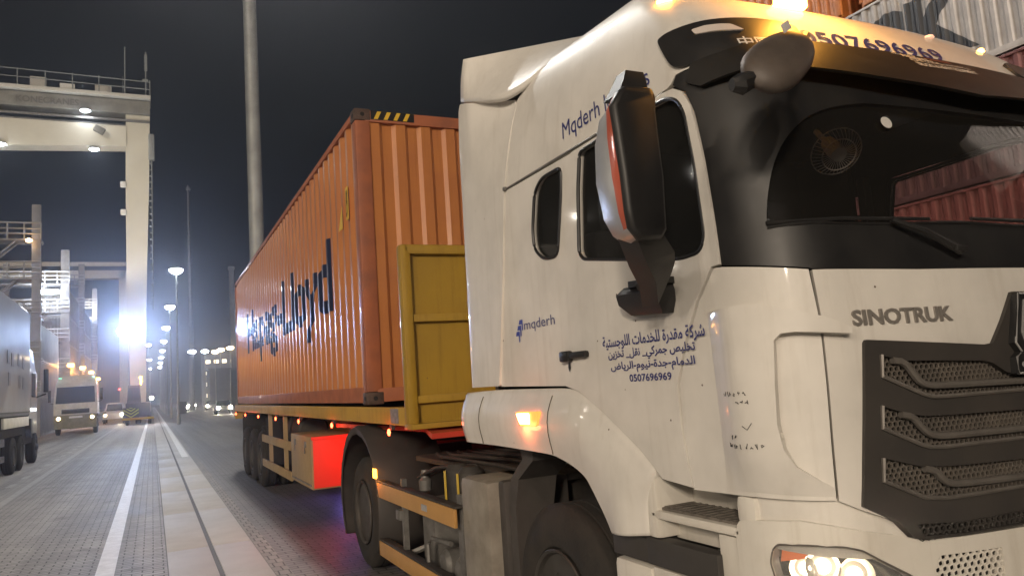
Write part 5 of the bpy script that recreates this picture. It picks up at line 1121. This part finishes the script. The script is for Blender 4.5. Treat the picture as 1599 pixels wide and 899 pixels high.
# ================================================================ FAR TRAFFIC AND YARD LIGHTS
CARM = M('far_car_paint', (.10, .10, .11), .4)
def car(x, y, label, kindrow='cars far down the right lane', bright=True):
    t = thing('far_car', label, 'car', (x, y, 0), kindrow)
    b = MB(); b.bb(x-.9, x+.9, y, y+4.2, .35, .95, .15); b.build('body', CARM, t)
    b = MB(); quad_loft(b, ((.95, x-.8, x+.8, y+.9, 2.6), (1.5, x-.62, x+.62, y+1.5, 1.5))); b.build('cabin', M('screen_dark'), t)
    for dx in (-.65, .65):
        b = MB(); b.lathe([(0, 0), (-.05, .12), (0, .17)], (x+dx, y-.03, .72), 'Y', 12); b.build('headlight', M('car_headlight', (1, .9, .7), .3, emis=(1, .86, .62), estr=260 if bright else 60), t)
        for dy in (.8, 3.3):
            b = MB(); b.lathe([(-.1, .33), (.1, .33)], (x+dx*1.25, y+dy, .33), 'X', 14); b.build('wheel', RUBBER, t)
    return t
car(7.3, 92, 'oncoming car with blazing headlights nearest the orange container')
car(8.6, 132, 'oncoming car with bright headlights second from the orange container')
car(4.6, 140, 'oncoming car with bluish white headlights right beside the lamp row')
car(7.9, 185, 'small distant car with headlights between the other two cars', bright=False)
CA = thing('traffic_bollard', 'dark bollard cabinet at the foot of the lamp row', 'cabinet', (3.6, 120, 0)); b = MB(); b.bb(3.2, 4.4, 118, 121, 0, 1.6, .05); b.bb(3.1, 4.5, 117.9, 121.1, 1.6, 1.7); b.build('body', M('yard_dark'), CA)
FB = M('far_block', (.16, .165, .18), .7, var=.4, vscale=.2)
t = thing('far_building', 'pale storeyed building with rows of lit windows far down the right lane', 'building', (20, 240, 0))
b = MB(); b.bb(13.5, 30, 236, 250, 0, 15, .1); b.build('wall', FB, t)
b = MB()
for r_ in range(4):
    for k in range(7): b.bb(14+k*2.2, 15.2+k*2.2, 235.9, 235.97, 2.4+r_*3.2, 3.4+r_*3.2)
b.build('window_row', M('window_lit', (1, .9, .7), .4, emis=(1, .85, .6), estr=3), t)
t = thing('yard_shed', 'low shed roof edge with a sloping row of white lights on the right', 'building', (10, 150, 0))
b = MB(); b.bb(9.5, 17, 150, 158, 0, 7); b.build('wall', FB, t); b = MB(); b.bb(9.2, 17.2, 149.6, 158.4, 7, 7.3); b.build('roof', FB, t)
k = 0
for (x, y, z, lab) in ((6.6, 150, 10.5, 'cool white yard floodlight nearest the lamp row'), (8.9, 152, 10.6, 'bright white yard floodlight second from the lamp row'), (10.4, 148, 10.2, 'yellowish yard floodlight in the middle of the far cluster'), (11.6, 151, 10.7, 'warm yard floodlight second from the orange container'), (13.1, 150, 10.9, 'warm yard floodlight nearest the orange container')):
    t = thing('yard_floodlight', lab, 'floodlight', (x, y, 0), 'floodlights far off right of the lamp row'); b = MB(); b.lathe([(0, .12), (z, .08)], (x, y, 0), 'Z', 8); b.build('pole', GALV, t)
    b = MB(); b.lathe([(0, 0), (-.1, .35), (0, .5)], (x, y-.3, z), 'Y', 12); bmesh.ops.scale(b.bm, vec=(1.3, 1, .6), verts=b.bm.verts, space=Matrix.Translation((-x, -y, -z))); b.build('lamp_face', LAMPWARM if k > 1 else LAMPW, t); k += 1
t = thing('tower_column', 'narrow pale column just beyond the rear end of the orange container', 'column', (13, 150, 0)); b = MB(); b.bb(13.3, 14.1, 150, 151, 0, 25.5); b.bb(13.1, 14.3, 149.8, 151.2, 25.5, 26.2); b.build('shaft', FB, t)
# ================================================================ HAZE
b = MB(); b.bb(-60, 60, -45, 330, -1.2, 60); hz = b.build('haze', [], smooth=False); tag(hz, kind='stuff')
m = bpy.data.materials.new('haze'); m.use_nodes = True; n = m.node_tree; n.nodes.remove(n.nodes['Principled BSDF']); pv = n.nodes.new('ShaderNodeVolumePrincipled')
pv.inputs['Color'].default_value = (.86, .90, 1, 1); pv.inputs['Density'].default_value = .0017; pv.inputs['Anisotropy'].default_value = .90
n.links.new(pv.outputs[0], n.nodes['Material Output'].inputs['Volume']); hz.data.materials.append(m)
